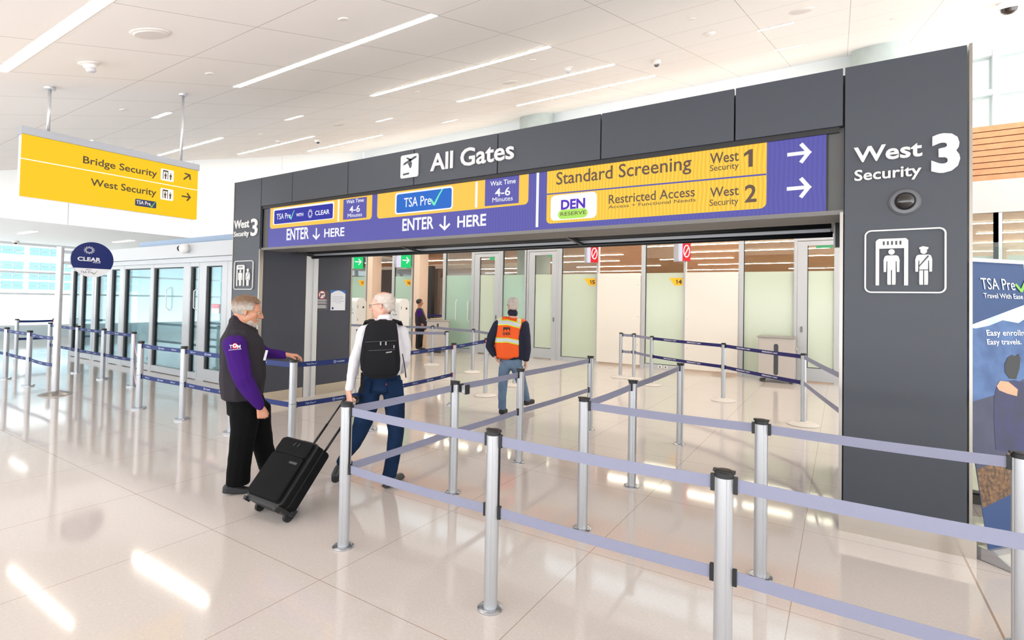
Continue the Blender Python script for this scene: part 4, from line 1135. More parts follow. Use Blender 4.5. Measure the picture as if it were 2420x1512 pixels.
# podium in the open lane
t = thing('checkpoint_podium', (-12.6, 15.3, 0), 'pale checkpoint podium with a tablet in the open lane', 'podium')
b = B(); b.box(-13.2, 15.0, 0, -11.7, 15.6, .92); obj('cabinet', b, M('podium_dark', (70, 62, 60), .5), t)
b = B(); b.box(-13.3, 14.94, .92, -11.6, 15.65, .99); obj('counter', b, M('podium_top', (232, 214, 196), .4), t)
b = B(); b.box(-13.28, 14.96, 1.08, -11.62, 15.0, 1.14); obj('blue_rail', b, M('podium_blue', (24, 30, 140), .5), t)
b = B(); b.slab(disc(-12.25, .30, .36, .34, 30, 0, 180) , Plane((0, 14.995, 0), (1, 0, 0)), 0, .006); obj('poster_arch', b, M('podium_poster', (34, 96, 190), .5), t)
b = B(); b.tube([(-12.55, 15.2, .99), (-12.55, 15.2, 1.5)], .025, 10); b.box(-12.72, 15.15, 1.40, -12.42, 15.18, 1.80); obj('tablet', b, M('tablet_black', (24, 24, 30), .3), t)
b = B(); b.box(-12.69, 15.143, 1.44, -12.45, 15.149, 1.76); obj('tablet_screen', b, M('tablet_glow', (86, 110, 150), .3, emit=.3), t)

# notice on the glass door
dp_ = Plane((0, YD - .045, 0), (1, 0, 0))
u0, v1 = dp_.uv(501, 718); u1, v0 = dp_.uv(518, 719)[0], dp_.uv(501, 740)[1]
t = thing('door_notice', dp_.p((u0 + u1) / 2, v0), 'small red and white emergency exit notice on the glass door', 'notice')
b = B(); b.slab([(u0, v0), (u1, v0), (u1, v1), (u0, v1)], dp_, -.048, .001); obj('sheet', b, M('notice_paper', (224, 228, 234), .5), t)
b = B(); b.slab([(u0, v0 + (v1 - v0) * .55), (u1, v0 + (v1 - v0) * .55), (u1, v1), (u0, v1)], dp_, .001, .002); obj('red_band', b, M('notice_red', (226, 120, 136), .5), t)
for k, s in enumerate(('EMERGENCY', 'EXIT ONLY')):
    b = B(); write(b, s, dp_, u0 + .05 * (u1 - u0), u1 - .05 * (u1 - u0), v0 + (v1 - v0) * (.80 - .2 * k), (v1 - v0) * .11, .002, .003, .01); obj('lettering', b, M('notice_white', (236, 236, 238), .5), t)
# camera on the door header
t = thing('security_camera', at_y(443, 588, YD - .17), 'white camera on the header of the glass doors', 'security camera')
c = t.location.copy()
b = B(); b.ell(c + Vector((0, -.06, 0)), (.085, .10, .10), 20); obj('housing', b, M('camera_white', (238, 238, 238), .4), t, smooth=True)
b = B(); b.ell(c + Vector((-.06, -.11, 0)), (.045, .06, .06), 16); obj('lens', b, black, t, smooth=True)
b = B(); b.tube([c + Vector((0, .008, 0)), c + Vector((0, -.05, 0))], .07, 18); obj('mount', b, M('camera_white', (238, 238, 238), .4), t)

# ------------------------------------------------------------------ things in the ceiling
cw = M('fitting_white', (232, 228, 224), .5)
tiltm = Matrix.Rotation(math.atan(CS), 3, 'X')
def fit(name, px, py, label, cat, parts, group=None):
    c = at_ceiling(px, py); t = thing(name, c, label, cat, group)
    for nm, prof, m in parts:
        b = B(); b.lathe(prof, (0, 0, 0), 28)
        for v in b.bm.verts: v.co = c + tiltm @ v.co
        obj(nm, b, m, t, smooth='auto')
SPK = [('rim', [(.165, -.001), (.165, -.008), (.15, -.014), (0, -.014)], cw), ('grille', [(.14, -.0142), (.13, -.022), (0, -.026)], M('grille_white', (222, 216, 211), .7))]
for px, py, w in ((355, 78, 'near the upper left light'), (1895, 25, 'near the upper picture edge above the wide pillar'), (1203, 194, 'between the second and third lights'), (800, 294, 'above the left half of the lintel')):
    fit('ceiling_speaker', px, py, 'round white ceiling speaker ' + w, 'speaker', SPK, 'round ceiling speakers')
SMK = [('plate', [(.095, -.001), (.095, -.012), (.06, -.02), (0, -.02)], cw), ('body', [(.06, -.02), (.055, -.05), (.04, -.055), (0, -.055)], cw), ('strobe', [(.042, -.055), (.045, -.085), (.03, -.095), (0, -.095)], M('strobe_clear', (200, 200, 208), .1, spec=.9))]
for px, py, w in ((210, 149, 'above the yellow hanging sign'), (1341, 160, 'above the middle of the lintel'), (657, 331, 'above the left end of the lintel')):
    fit('fire_strobe', px, py, 'white fire strobe on the ceiling ' + w, 'fire alarm', SMK, 'ceiling fire strobes')
fit('smoke_detector', 1677, 78, 'white smoke detector in the right half of the ceiling', 'smoke detector', [('plate', [(.085, -.001), (.085, -.015), (.06, -.035), (0, -.045)], cw)])
DCM = [('housing', [(.085, -.001), (.085, -.05), (.07, -.07), (0, -.07)], cw), ('dome', [(.05, -.068), (.045, -.10), (.025, -.115), (0, -.118)], M('smoked_dome', (26, 22, 22), .06, spec=.8))]
for px, py, w in ((1551, 143, 'over the right half of the lintel'), (750, 330, 'over the left end of the lintel')):
    fit('dome_camera', px, py, 'small dark dome camera on the ceiling ' + w, 'security camera', DCM, 'ceiling dome cameras')
fit('dome_camera', 2386, 4, 'dome camera cut by the top right picture corner', 'security camera', [('housing', [(.17, -.001), (.17, -.06), (.14, -.10), (0, -.10)], cw), ('dome', [(.115, -.098), (.105, -.16), (.06, -.20), (0, -.21)], M('smoked_dome', (26, 22, 22), .06, spec=.8))])
SPR = [('cover', [(.05, -.001), (.05, -.008), (.044, -.013), (0, -.013)], cw)]
for px, py, w in ((811, 44, 'left of the middle light'), (495, 173, 'right of the yellow sign rods'), (1634, 44, 'at the upper right'), (985, 216, 'before the second light'), (1260, 141, 'beside the end of the second light'), (2110, 44, 'above the wide pillar'),
                  (1460, 187, 'beside the end of the third light'), (893, 312, 'above the left lintel panels'), (291, 258, 'above the top rail of the yellow sign'), (616, 316, 'left of the far row of lights')):
    fit('sprinkler_cover', px, py, 'small round sprinkler cover in the ceiling ' + w, 'sprinkler', SPR, 'sprinkler covers in the ceiling')
for px, py, w in ((382, 272, 'behind the right sign rod'), (695, 278, 'in the middle left'), (908, 283, 'above the left lintel panels'), (1832, 63, 'in the upper right'), (1865, 112, 'above the right lintel panels'), (1063, 286, 'near the far lights')):
    c = at_ceiling(px, py); t = thing('recessed_light', c, 'short recessed light slot in the ceiling ' + w, 'ceiling light', 'short recessed ceiling lights')
    def q(x0, x1, y0, y1, dz):
        b = B(); v = [(x0, y0, ceil_z(y0) - dz), (x1, y0, ceil_z(y0) - dz), (x1, y1, ceil_z(y1) - dz), (x0, y1, ceil_z(y1) - dz)]; w_ = [(a, b_, z + dz * .7) for a, b_, z in v]
        b.face(v); b.face(w_[::-1])
        for i in range(4): b.face([v[i], v[(i + 1) % 4], w_[(i + 1) % 4], w_[i]])
        return b
    obj('frame', q(c.x - .27, c.x + .27, c.y - .06, c.y + .06, .004), M('light_trim', (214, 208, 203), .5), t)
    for x0, x1 in ((-.26, -.09), (-.07, .07), (.09, .26)): obj('lens', q(c.x + x0, c.x + x1, c.y - .045, c.y + .045, .008), strip_cool, t)
c = at_z(37, 569, 3.5)
t = thing('dome_camera', c, 'small dome camera under the low ceiling at the far left', 'security camera')
b = B(); b.lathe([(.10, 0), (.10, -.05), (.08, -.07), (0, -.07)], c, 20); obj('housing', b, cw, t); b = B(); b.lathe([(.05, -.068), (.04, -.11), (0, -.12)], c, 16); obj('dome', b, M('smoked_dome', (26, 22, 22), .06, spec=.8), t)

# ------------------------------------------------------------------ glass screen right of the pillar
sc = thing('glass_screen', (2.3, 6.1, 0), 'clear glass screen on a low dark plinth behind the banner', 'glass screen')
b = B(); b.box(.80, 6.08, 0, 3.8, 6.16, .085); obj('plinth', b, M('plinth_olive', (92, 90, 80), .5), sc)
b = B(); b.box(.80, 6.07, .085, 3.8, 6.17, .10); obj('gasket', b, black, sc)
b = B(); b.box(.80, 6.11, .10, 3.8, 6.122, 2.3); obj('pane', b, glass('screen_pane', (238, 243, 238), .03), sc)

# ------------------------------------------------------------------ roll-up banner
bu = Vector((.66, .75, 0)).normalized(); bn = Vector((bu.y, -bu.x, 0))
bp0 = at_z(2336, 1298, .085)
lean = .28
bt = thing('roll_up_banner', (bp0.x, bp0.y, 0), 'blue roll up travel banner cut by the right picture edge', 'banner')
up = (Vector((0, 0, 1.98)) - bn * lean).normalized()
BP = Plane(bp0, bu, up)
W_, H_ = .85, (at_z(2300, 614, 0) - at_z(2300, 614, 0)).length + 2.0
def bl(name, m, poly, d0=.001, d1=.002, par=None):
    b = B(); b.slab(poly, BP, d0, d1); return obj(name, b, m, par or bt)
navy = M('banner_blue', (8, 52, 104), .5)
sheet = bl('banner_sheet', navy, [(0, 0), (W_, 0), (W_, H_), (0, H_)], -.003, 0)
b = B(); b.beam(BP.p(-.005, H_ + .012), BP.p(W_ + .005, H_ + .012), .03, .028, up=up); obj('top_rail', b, alu, bt)
b = B(); q0 = Vector((bp0.x, bp0.y, 0))
prof = [(-.14, .004), (.14, .004), (.135, .03), (.06, .07), (.02, .085), (-.05, .085), (-.13, .04)]
vs = [[b.bm.verts.new(q0 + bu * x - bn * (-s) + Vector((0, 0, z))) for s, z in prof] for x in (0, W_ + .02)]
for i in range(len(prof)): b.bm.faces.new([vs[0][i], vs[0][(i + 1) % len(prof)], vs[1][(i + 1) % len(prof)], vs[1][i]])
b.bm.faces.new(vs[0][::-1]); b.bm.faces.new(vs[1]); obj('base_cassette', b, M('banner_silver', (196, 192, 188), .3, .6), bt)
b = B(); vs = [[b.bm.verts.new(q0 + bu * x + bn * s * 1.06 + Vector((0, 0, z * 1.06))) for s, z in prof] for x in (-.022, 0)]
for i in range(len(prof)): b.bm.faces.new([vs[0][i], vs[0][(i + 1) % len(prof)], vs[1][(i + 1) % len(prof)], vs[1][i]])
b.bm.faces.new(vs[0][::-1]); b.bm.faces.new(vs[1]); obj('end_cap', b, chrome, bt)
def bpx(pts): return [BP.uv(*q) for q in pts]
def across(poly): return [(min(max(u, .001), W_ - .001), v) for u, v in poly]
def edge_line(l, r):
    """height of a straight picture line at both edges of the banner"""
    (u0, v0), (u1, v1) = BP.uv(*l), BP.uv(*r); k = (v1 - v0) / (u1 - u0); return v0 - k * u0, v0 + k * (W_ - u0)
ta, tb_ = edge_line((2307, 763), (2419, 721)); ra, rb = edge_line((2330, 1095), (2408, 1048)); qa, qb = edge_line((2336, 1193), (2408, 1157))
photo = bl('printed_photo', M('print_sky', (150, 178, 206), .5, vary=(2.2, (214, 222, 232))), [(0, qa), (W_, qb), (W_, tb_), (0, ta)], .0006, .0012, sheet)
ma, mb = edge_line((2312, 768), (2419, 772))
bl('printed_mountains', M('print_mountain', (44, 74, 124), .5, vary=(5, (70, 104, 154))), [(0, qa), (W_, qb), (W_, mb + .10), (W_ * .8, mb + .03), (W_ * .6, mb + .05), (W_ * .42, (ma + mb) / 2), (W_ * .25, ma - .03), (0, ma - .01)], .0012, .0018, photo)
da, db = edge_line((2322, 935), (2419, 890))
bl('printed_foothills', M('print_slate', (34, 36, 66), .5, vary=(6, (48, 48, 78))), [(0, qa), (W_, qb), (W_, db), (W_ * .4, (da + db) / 2 - .06), (0, da)], .0018, .0024, photo)
bl('printed_rock', M('print_rock', (128, 94, 58), .6, vary=(40, (66, 46, 32))), [(0, qa), (W_, qb), (W_, rb), (W_ * .7, ra + (rb - ra) * .7 + .03), (W_ * .35, ra + (rb - ra) * .35 - .02), (W_ * .15, ra + .02), (0, ra)], .0024, .003, photo)
def fig_patch(name, m, pts, d0, d1): return bl(name, m, bpx(pts), d0, d1, photo)
pm = M('print_violet', (26, 22, 84), .5, vary=(8, (16, 14, 54)))
fig_patch('printed_jacket', pm, [(2352, 1062), (2348, 1000), (2348, 940), (2354, 915), (2368, 902), (2396, 898), (2424, 905), (2440, 930), (2442, 1066), (2400, 1070)], .003, .0034)
fig_patch('printed_arm', M('print_skin', (206, 150, 116), .5), [(2354, 912), (2362, 900), (2382, 902), (2404, 920), (2402, 936), (2380, 930), (2360, 922)], .0034, .0038)
fig_patch('printed_hair', M('print_hair', (20, 14, 18), .5), [(2374, 880), (2373, 860), (2380, 845), (2390, 838), (2398, 842), (2406, 836), (2410, 848), (2408, 870), (2400, 896), (2384, 894)], .0038, .0042)
fig_patch('printed_jacket', M('print_grey', (96, 92, 104), .5), [(2446, 1070), (2444, 960), (2450, 905), (2470, 895), (2500, 905), (2505, 1075)], .003, .0034)
fig_patch('printed_hair', M('print_hair', (20, 14, 18), .5), [(2452, 890), (2450, 850), (2462, 832), (2480, 836), (2486, 870), (2478, 894)], .0038, .0042)
bw_ = M('banner_white', (238, 240, 244), .5)
def btext(s, l, r, top, w=0.0, d=(.004, .005)):
    b = B(); write_px(b, s, BP, l, r, top, *d, weight=w); return obj('lettering', b, bw_, sheet)
btext('TSA Pre', (2319, 683), (2398, 683), 657, -.002); btext('Travel With Ease', (2324, 704), (2416, 705), 692.5); btext('Easy enrollment.', (2331, 793), (2453, 796), 779.5, .008); btext('Easy travels.', (2332, 814), (2413, 815), 801.5, .008)
b = B(); u0, v0 = BP.uv(2399, 690); u1, v1 = BP.uv(2432, 648); check_mark(b, BP, u0, v0, u1 - u0, v1 - v0, .004, .005); obj('check_mark', b, M('banner_green', (112, 176, 64), .5), sheet)
# ================================================================== people
def _cloud(c, r, rot=None, n=10):
    out = []
    for i in range(n // 2 + 1):
        t = math.pi * i / (n // 2)
        for k in range(n):
            p = 2 * math.pi * k / n
            v = Vector((r[0] * math.sin(t) * math.cos(p), r[1] * math.sin(t) * math.sin(p), r[2] * math.cos(t)))
            out.append(c + (rot @ v if rot else v))
            if i in (0, n // 2): break
    return out
def add_hull(bm, specs):
    """one closed skin stretched round a few ellipsoids"""
    vs = []
    for c, r, rot in specs: vs += [bm.verts.new(p) for p in _cloud(Vector(c), r, rot)]
    res = bmesh.ops.convex_hull(bm, input=vs)
    junk = [g for g in res['geom_interior'] if isinstance(g, bmesh.types.BMVert)]
    if junk: bmesh.ops.delete(bm, geom=junk, context='VERTS')
def fuse(name, bm, m, parent, voxel=.008, smooth=4, noise_=None):
    """melt overlapping closed skins into one continuous surface"""
    bmesh.ops.recalc_face_normals(bm, faces=bm.faces)
    bmesh.ops.translate(bm, verts=bm.verts, vec=-root_of(parent).location)
    me = bpy.data.meshes.new(name); bm.to_mesh(me); bm.free()
    t = bpy.data.objects.new(name, me); COL.objects.link(t)
    md = t.modifiers.new('r', 'REMESH'); md.mode = 'VOXEL'; md.voxel_size = voxel; md.use_smooth_shade = True
    md = t.modifiers.new('s', 'SMOOTH'); md.factor = .5; md.iterations = smooth
    dg = bpy.context.evaluated_depsgraph_get(); dg.update()
    out = bpy.data.meshes.new_from_object(t.evaluated_get(dg))
    bpy.data.objects.remove(t, do_unlink=True); bpy.data.meshes.remove(me)
    if noise_:
        amp, sc, st = noise_
        for v in out.vertices:
            q = Vector((v.co.x * sc, v.co.y * sc, v.co.z * sc * st))
            v.co += v.normal * (amp * noise.noise(q) + amp * .5 * noise.noise(q * 2.3))
    for p in out.polygons: p.use_smooth = True
    out.materials.clear(); out.materials.append(m); out.name = name
    o = bpy.data.objects.new(name, out); COL.objects.link(o); o.parent = parent
    return o
class Figure:
    """works in the upright plane through a person's feet, square to the line of sight"""
    def __init__(s, px, py, label):
        g = at_z(px, py); s.fwd = Vector((g.x, g.y, 0)).normalized(); s.R = g.dot(s.fwd)
        s.right = Vector((s.fwd.y, -s.fwd.x, 0)); s.up = Vector((0, 0, 1))
        s.rot = Matrix((s.right, s.fwd, s.up)).transposed()
        s.o = thing('person', (g.x, g.y, 0), label, 'person')
        s.core = bmesh.new()
    def J(s, px, py, dv=0.0): return hit(px, py, s.fwd, s.fwd * (s.R + dv))
    def E(s, px, py, dv, rx, ry, rz, k=1.0):
        c = s.J(px, py, dv); sx = (s.J(px + 1, py, dv) - c).length; sy = (s.J(px, py + 1, dv) - c).length
        return (c, (rx * sx * k, rz * k, ry * sy * k), s.rot)
    def chain(s, bm, ells, k=1.0, core=None):
        ls = [s.E(*e, k=k) for e in ells]
        for a, b in zip(ls, ls[1:]): add_hull(bm, [a, b])
        if core:
            ls = [s.E(*e, k=core) for e in ells]
            for a, b in zip(ls, ls[1:]): add_hull(s.core, [a, b])
    def plane(s, px, py, dv): return Plane(s.J(px, py, dv), s.right)
    def head(s, c, f, up, k=1.0, chin=1.0):
        """head with face; c between the ears, f where it looks"""
        f = f.normalized(); r = f.cross(up).normalized(); u = r.cross(f).normalized()
        s.hr = Matrix((r, f, u)).transposed(); s.hc = c; s.hk = k
        bm = s.core
        def e(x, y, z, rx, ry, rz): return (s.hp(x, y, z), (rx * k, ry * k, rz * k), s.hr)
        s.he = e
        add_hull(bm, [e(0, -.012, .040, .074, .096, .080)])
        add_hull(bm, [e(0, -.03, .02, .068, .072, .07), e(0, -.03, -.03, .056, .06, .04)])
        add_hull(bm, [e(0, .045, .045, .058, .045, .045), e(0, .062, -.088 * chin, .024, .022, .022), e(.048, .005, -.055, .020, .03, .025), e(-.048, .005, -.055, .020, .03, .025), e(.045, .05, -.005, .022, .028, .025), e(-.045, .05, -.005, .022, .028, .025)])
        add_hull(bm, [e(-.034, .080, .030, .016, .012, .009), e(.034, .080, .030, .016, .012, .009)])
        add_hull(bm, [e(0, .092, .022, .009, .010, .012), e(0, .116, -.022, .012, .012, .010), e(0, .09, -.026, .016, .014, .009)])
        for q in (-1, 1):
            add_hull(bm, [e(q * .013, .104, -.024, .009, .011, .008)])
            add_hull(bm, [e(q * .076, -.010, .012, .007, .017, .022), e(q * .074, -.006, -.022, .006, .010, .010)])
        add_hull(bm, [e(-.020, .080, -.050, .006, .010, .006), e(0, .090, -.048, .008, .010, .006), e(.020, .080, -.050, .006, .010, .006)])
        add_hull(bm, [e(-.016, .078, -.062, .006, .010, .006), e(0, .086, -.063, .008, .010, .007), e(.016, .078, -.062, .006, .010, .006)])
    def hp(s, x, y, z): return s.hc + s.hr @ Vector((x, y, z)) * s.hk
    def eyes(s):
        for q in (-1, 1):
            b = B(); b.ell(s.hp(q * .031, .079, .010), (.0125 * s.hk,) * 3, 14); o = obj('eye', b, M('eye_white', (222, 214, 208), .25), s.o, smooth=True)
            b = B(); b.ell(s.hp(q * .0325, .0885, .010), (.0052 * s.hk,) * 3, 10); obj('iris', b, M('iris_dark', (48, 40, 36), .2), o, smooth=True)
    def hair(s, name, m, keep, grow=1.05, amp=.004, sc=38, base=(0, -.012, .040, .074, .096, .080), thick=.006):
        b = B(); x, y, z, rx, ry, rz = base
        b.ell((0, 0, 0), (1, 1, 1), 72); bm = b.bm
        for v in bm.verts:
            q = v.co.copy()
            g = 1 + (grow - 1)
            p = Vector((x + q.x * rx * g, y + q.y * ry * g, z + q.z * rz * g))
            nz = noise.noise(Vector((p.x * sc, p.y * sc * .6, p.z * sc))) * amp
            p += q * nz; v.co = p
        kill = [f for f in bm.faces if not keep(f.calc_center_median())]
        bmesh.ops.delete(bm, geom=kill, context='FACES')
        for v in bm.verts: v.co = s.hp(*v.co)
        o = obj(name, b, m, s.o, smooth=True)
        md = o.modifiers.new('thickness', 'SOLIDIFY'); md.thickness = thick; md.offset = 0
        md = o.modifiers.new('soften', 'SUBSURF'); md.levels = 1; md.render_levels = 1
        return o
    def hand(s, w, d, n, t, curl=25, k=1.0, spread=.0, thumb=35):
        """palm and five fingers at wrist w; d along them, n out of the palm, t towards the thumb"""
        d = d.normalized(); t = (t - d * t.dot(d)).normalized(); n = d.cross(t) if n.dot(d.cross(t)) > 0 else -d.cross(t)
        bm = s.core; sp = lambda p, r: (p, (r * k,) * 3, None)
        at = lambda a, b_, c=0: w + d * a * k + t * b_ * k + n * c * k
        add_hull(bm, [sp(at(-.02, 0), .024), sp(at(.02, .018), .020), sp(at(.02, -.016), .018)])
        add_hull(bm, [sp(at(.015, .020), .017), sp(at(.015, -.018), .016), sp(at(.088, .032), .0125), sp(at(.080, -.034), .0115), sp(at(.092, .008), .013)])
        for i, (b0, L, r) in enumerate(((.034, .070, .0095), (.012, .078, .0098), (-.011, .072, .0094), (-.033, .058, .0084))):
            p = at(.088 - .004 * abs(i - 1), b0); a = 0; dd = d
            for j, f in enumerate((.46, .30, .24)):
                a += math.radians(curl * (1.0, 1.25, .8)[j] + 3 * i)
                dd = (d * math.cos(a) + n * math.sin(a) + t * spread * (1.2 - i)).normalized()
                q = p + dd * L * f * k
                add_hull(bm, [sp(p, r * (1, .95, .88)[j]), sp(q, r * (.95, .88, .78)[j])]); p = q
        p = at(.018, .026, .006); a = math.radians(thumb)
        dd = (d * math.cos(a) + t * math.sin(a) + n * .25).normalized(); q = p + dd * .042 * k
        add_hull(bm, [sp(p, .014), sp(q, .0115)])
        dd = (d * math.cos(a * .5) + t * math.sin(a * .5) + n * .45).normalized(); add_hull(bm, [sp(q, .0112), sp(q + dd * .032 * k, .0088)])
    def finish(s, skin, voxel=.006): return fuse('body', s.core, skin, s.o, voxel, 3)
def cloth(f, name, m, chains, voxel=.010, smooth=6, noise_=(.004, 9, .6), core=.80):
    bm = bmesh.new()
    for c in chains: f.chain(bm, c, core=core)
    return fuse(name, bm, m, f.o, voxel, smooth, noise_)

# --- A: staff member in charcoal vest and purple shirt, in profile
A = Figure(555, 1166, 'bearded person in a charcoal vest and purple shirt, reaching out one hand')
black_cl = M('black_trousers', (9, 9, 11), .9, spec=.15, bump=(60, .2)); purple = M('purple_fleece', (58, 20, 104), .9, spec=.2, bump=(220, .25)); vestm = M('charcoal_fleece', (46, 43, 48), .9, spec=.2, bump=(220, .25))
skinA = M('skin_tanned', (196, 138, 110), .55)
cloth(A, 'trousers', black_cl, [
    [(578, 935, .12, 46, 10, .18), (584, 968, .12, 50, 24, .18)],
    [(580, 965, .03, 40, 24, .11), (577, 1010, .02, 35, 20, .10), (571, 1056, .02, 31, 18, .085), (565, 1104, 0, 30, 18, .085), (562, 1140, 0, 31, 9, .085)],
    [(606, 965, .22, 36, 24, .11), (612, 1010, .24, 32, 20, .10), (622, 1056, .26, 25, 18, .085), (636, 1100, .27, 25, 18, .085), (650, 1124, .27, 27, 8, .085)]])
cloth(A, 'shirt_sleeve', purple, [[(555, 812, -.07, 31, 22, .10), (563, 855, -.10, 28, 22, .085), (574, 893, -.13, 25, 18, .078), (594, 930, -.13, 22, 16, .066), (611, 954, -.12, 14, 12, .05), (614, 959, -.12, 11, 10, .046)]], noise_=(.007, 11, .7))
cloth(A, 'shirt_sleeve', purple, [[(592, 806, .30, 24, 16, .08), (618, 830, .36, 17, 14, .07), (640, 836, .33, 14, 13, .06), (664, 838, .28, 12, 10.5, .048), (671, 839, .27, 9, 9.5, .044)]])
cloth(A, 'fleece_vest', vestm, [[(568, 780, .12, 36, 10, .15), (571, 806, .12, 54, 12, .20), (574, 845, .12, 58, 24, .20), (574, 888, .12, 59, 24, .21), (572, 925, .12, 54, 14, .20), (573, 938, .12, 52, 9, .19)],
                                [(553, 760, .12, 14, 14, .10), (592, 784, .12, 20, 12, .09)], [(553, 753, .12, 7, 10, .075), (590, 775, .12, 8, 9, .06)],
                                [(553, 753, .12, 7, 10, .075), (560, 785, .12, 30, 12, .12)]], voxel=.009)
cloth(A, 'shirt_collar', M('purple_collar', (52, 26, 92), .85), [[(557, 753, .12, 8, 9, .066), (588, 771, .12, 9, 8, .05)]], voxel=.006, noise_=None)
for q, dv, nm in (((537, 1159, 590, 1160), 0, 'shoe'), ((640, 1136, 688, 1134), .27, 'shoe')):
    bm = bmesh.new(); A.chain(bm, [(q[0], q[1] - 6, dv, 12, 11, .042), (q[0] + 22, q[1] - 4, dv, 14, 9, .045), (q[2], q[3] - 1, dv, 12, 6, .048)]); A.chain(bm, [(q[0], q[1] + 2, dv, 13, 4, .045), (q[2], q[3] + 2, dv, 14, 3.2, .05)])
    fuse(nm, bm, M('black_shoe', (38, 38, 42), .6), A.o, .007, 3)
A.chain(A.core, [(566, 790, .12, 22, 14, .075), (572, 752, .12, 17, 12, .062)])
A.head(A.J(584, 737, .12), A.right * .97 - A.up * .20 - A.fwd * .05, Vector((0, 0, 1)), 1.13)
A.hand(A.J(615, 962, -.12), -A.up * .95 + A.right * .25, A.fwd, A.right, curl=52, k=1.0, thumb=20)
A.hand(A.J(678, 838, .26), A.right * .98 - A.up * .1, -A.up, -A.fwd, curl=22, k=1.0, thumb=40)
A.finish(skinA, .0055); A.eyes()
hairA = M('hair_grey_brown', (150, 140, 130), .65, bump=(90, .8), vary=(24, (184, 176, 168)))
def top_colour(m, z0, z1, c):
    """browner hair on the crown than round the sides"""
    nt = m.node_tree; bs = nt.nodes['Principled BSDF']; l = bs.inputs['Base Color'].links[0].from_socket
    tc = nt.nodes.new('ShaderNodeTexCoord'); sx = nt.nodes.new('ShaderNodeSeparateXYZ'); nz = nt.nodes.new('ShaderNodeTexNoise'); nz.inputs['Scale'].default_value = 30
    ad = nt.nodes.new('ShaderNodeMath'); ad.operation = 'MULTIPLY_ADD'; ad.inputs[1].default_value = .06
    mp = nt.nodes.new('ShaderNodeMapRange'); mp.inputs[1].default_value = z0; mp.inputs[2].default_value = z1
    mx = nt.nodes.new('ShaderNodeMix'); mx.data_type = 'RGBA'; mx.inputs[7].default_value = rgb(c)
    nt.links.new(tc.outputs['Object'], sx.inputs[0]); nt.links.new(tc.outputs['Object'], nz.inputs['Vector']); nt.links.new(nz.outputs['Fac'], ad.inputs[0]); nt.links.new(sx.outputs[2], ad.inputs[2])
    nt.links.new(ad.outputs[0], mp.inputs[0]); nt.links.new(mp.outputs[0], mx.inputs[0]); nt.links.new(l, mx.inputs[6]); nt.links.new(mx.outputs[2], bs.inputs['Base Color'])
top_colour(hairA, A.hc.z + .07, A.hc.z + .13, (112, 84, 62))
A.hair('hair', hairA, lambda p: (p.z > .085 and p.y < .092) or (p.z > .02 and p.y < .04) or (p.y < -.015 and p.z > -.035) or (p.y < -.05 and p.z > -.045), 1.12, .006, 30, thick=.010)
bm = bmesh.new()
for sg in (-1, 1): add_hull(bm, [A.he(0, .070, -.092, .026, .024, .022), A.he(sg * .042, .030, -.070, .016, .03, .024)]); add_hull(bm, [A.he(sg * .042, .030, -.070, .014, .022, .020), A.he(sg * .058, .012, -.030, .010, .014, .016)])
add_hull(bm, [A.he(0, .082, -.080, .024, .016, .016)]); add_hull(bm, [A.he(-.022, .084, -.040, .008, .010, .006), A.he(0, .094, -.036, .008, .010, .006), A.he(.022, .084, -.040, .008, .010, .006)])
fuse('beard', bm, M('beard_grey', (188, 172, 160), .8, bump=(160, .7)), A.o, .004, 2, (.002, 60, 1))
def nape(F, m, lo=-.055):
    F.hair('nape_hair', m, lambda p: p.y < -.045 and p.z > lo, 1.05, .003, 45, base=(0, -.03, -.012, .066, .072, .062), thick=.005)
def glasses(F, m, r=.019):
    b = B()
    for q in (-1, 1):
        pts = [F.hp(q * (.032 + r * 1.15 * math.cos(t)), .104, .004 + r * .85 * math.sin(t)) for t in [2 * math.pi * k / 20 for k in range(21)]]
        b.tube(pts, .0016 * F.hk, 6); b.tube([F.hp(q * .054, .102, .010), F.hp(q * .078, .06, .014), F.hp(q * .084, -.01, .014), F.hp(q * .080, -.03, .0)], .0017 * F.hk, 6)
    b.tube([F.hp(-.012, .105, .010), F.hp(0, .108, .014), F.hp(.012, .105, .010)], .0016 * F.hk, 6)
    return obj('glasses', b, m, F.o, smooth=True)
glasses(A, M('gold_wire', (206, 170, 96), .25, .9))
b = B(); bp = A.plane(628, 838, -.02); b.slab([(-.010, -.05), (.010, -.05), (.010, .04), (-.010, .04)], bp, 0, .004)
ang = Matrix.Rotation(math.radians(12), 3, A.fwd)
for v in b.bm.verts: v.co = bp.p0 + ang @ (v.co - bp.p0)
obj('identity_card', b, M('card_white', (206, 206, 214), .3), A.o)
lp = A.plane(555, 820, -.168); b = B(); k = .0041
write(b, 'T', lp, -.040, -.018, -.012, .030, -.004, .004, .01); write(b, 'M', lp, .018, .042, -.012, .030, -.004, .004, .01); b.slab([(-.045, -.026), (.050, -.018), (.050, -.015), (-.045, -.023)], lp, -.004, .004); obj('sleeve_lettering', b, M('print_white', (224, 220, 226), .6), A.o)
b = B(); b.slab([(-.020, -.012), (.024, -.012), (.028, -.006), (.018, .008), (.013, .032), (-.011, .032), (-.018, .01)], lp, -.006, .003); o = obj('sleeve_badge', b, M('print_red', (206, 30, 44), .6), A.o)
b = B(); b.ring(disc(0, .012, .017), disc(0, .012, .008), lp, .003, .005); obj('badge_ring', b, M('print_white', (224, 220, 226), .6), o)

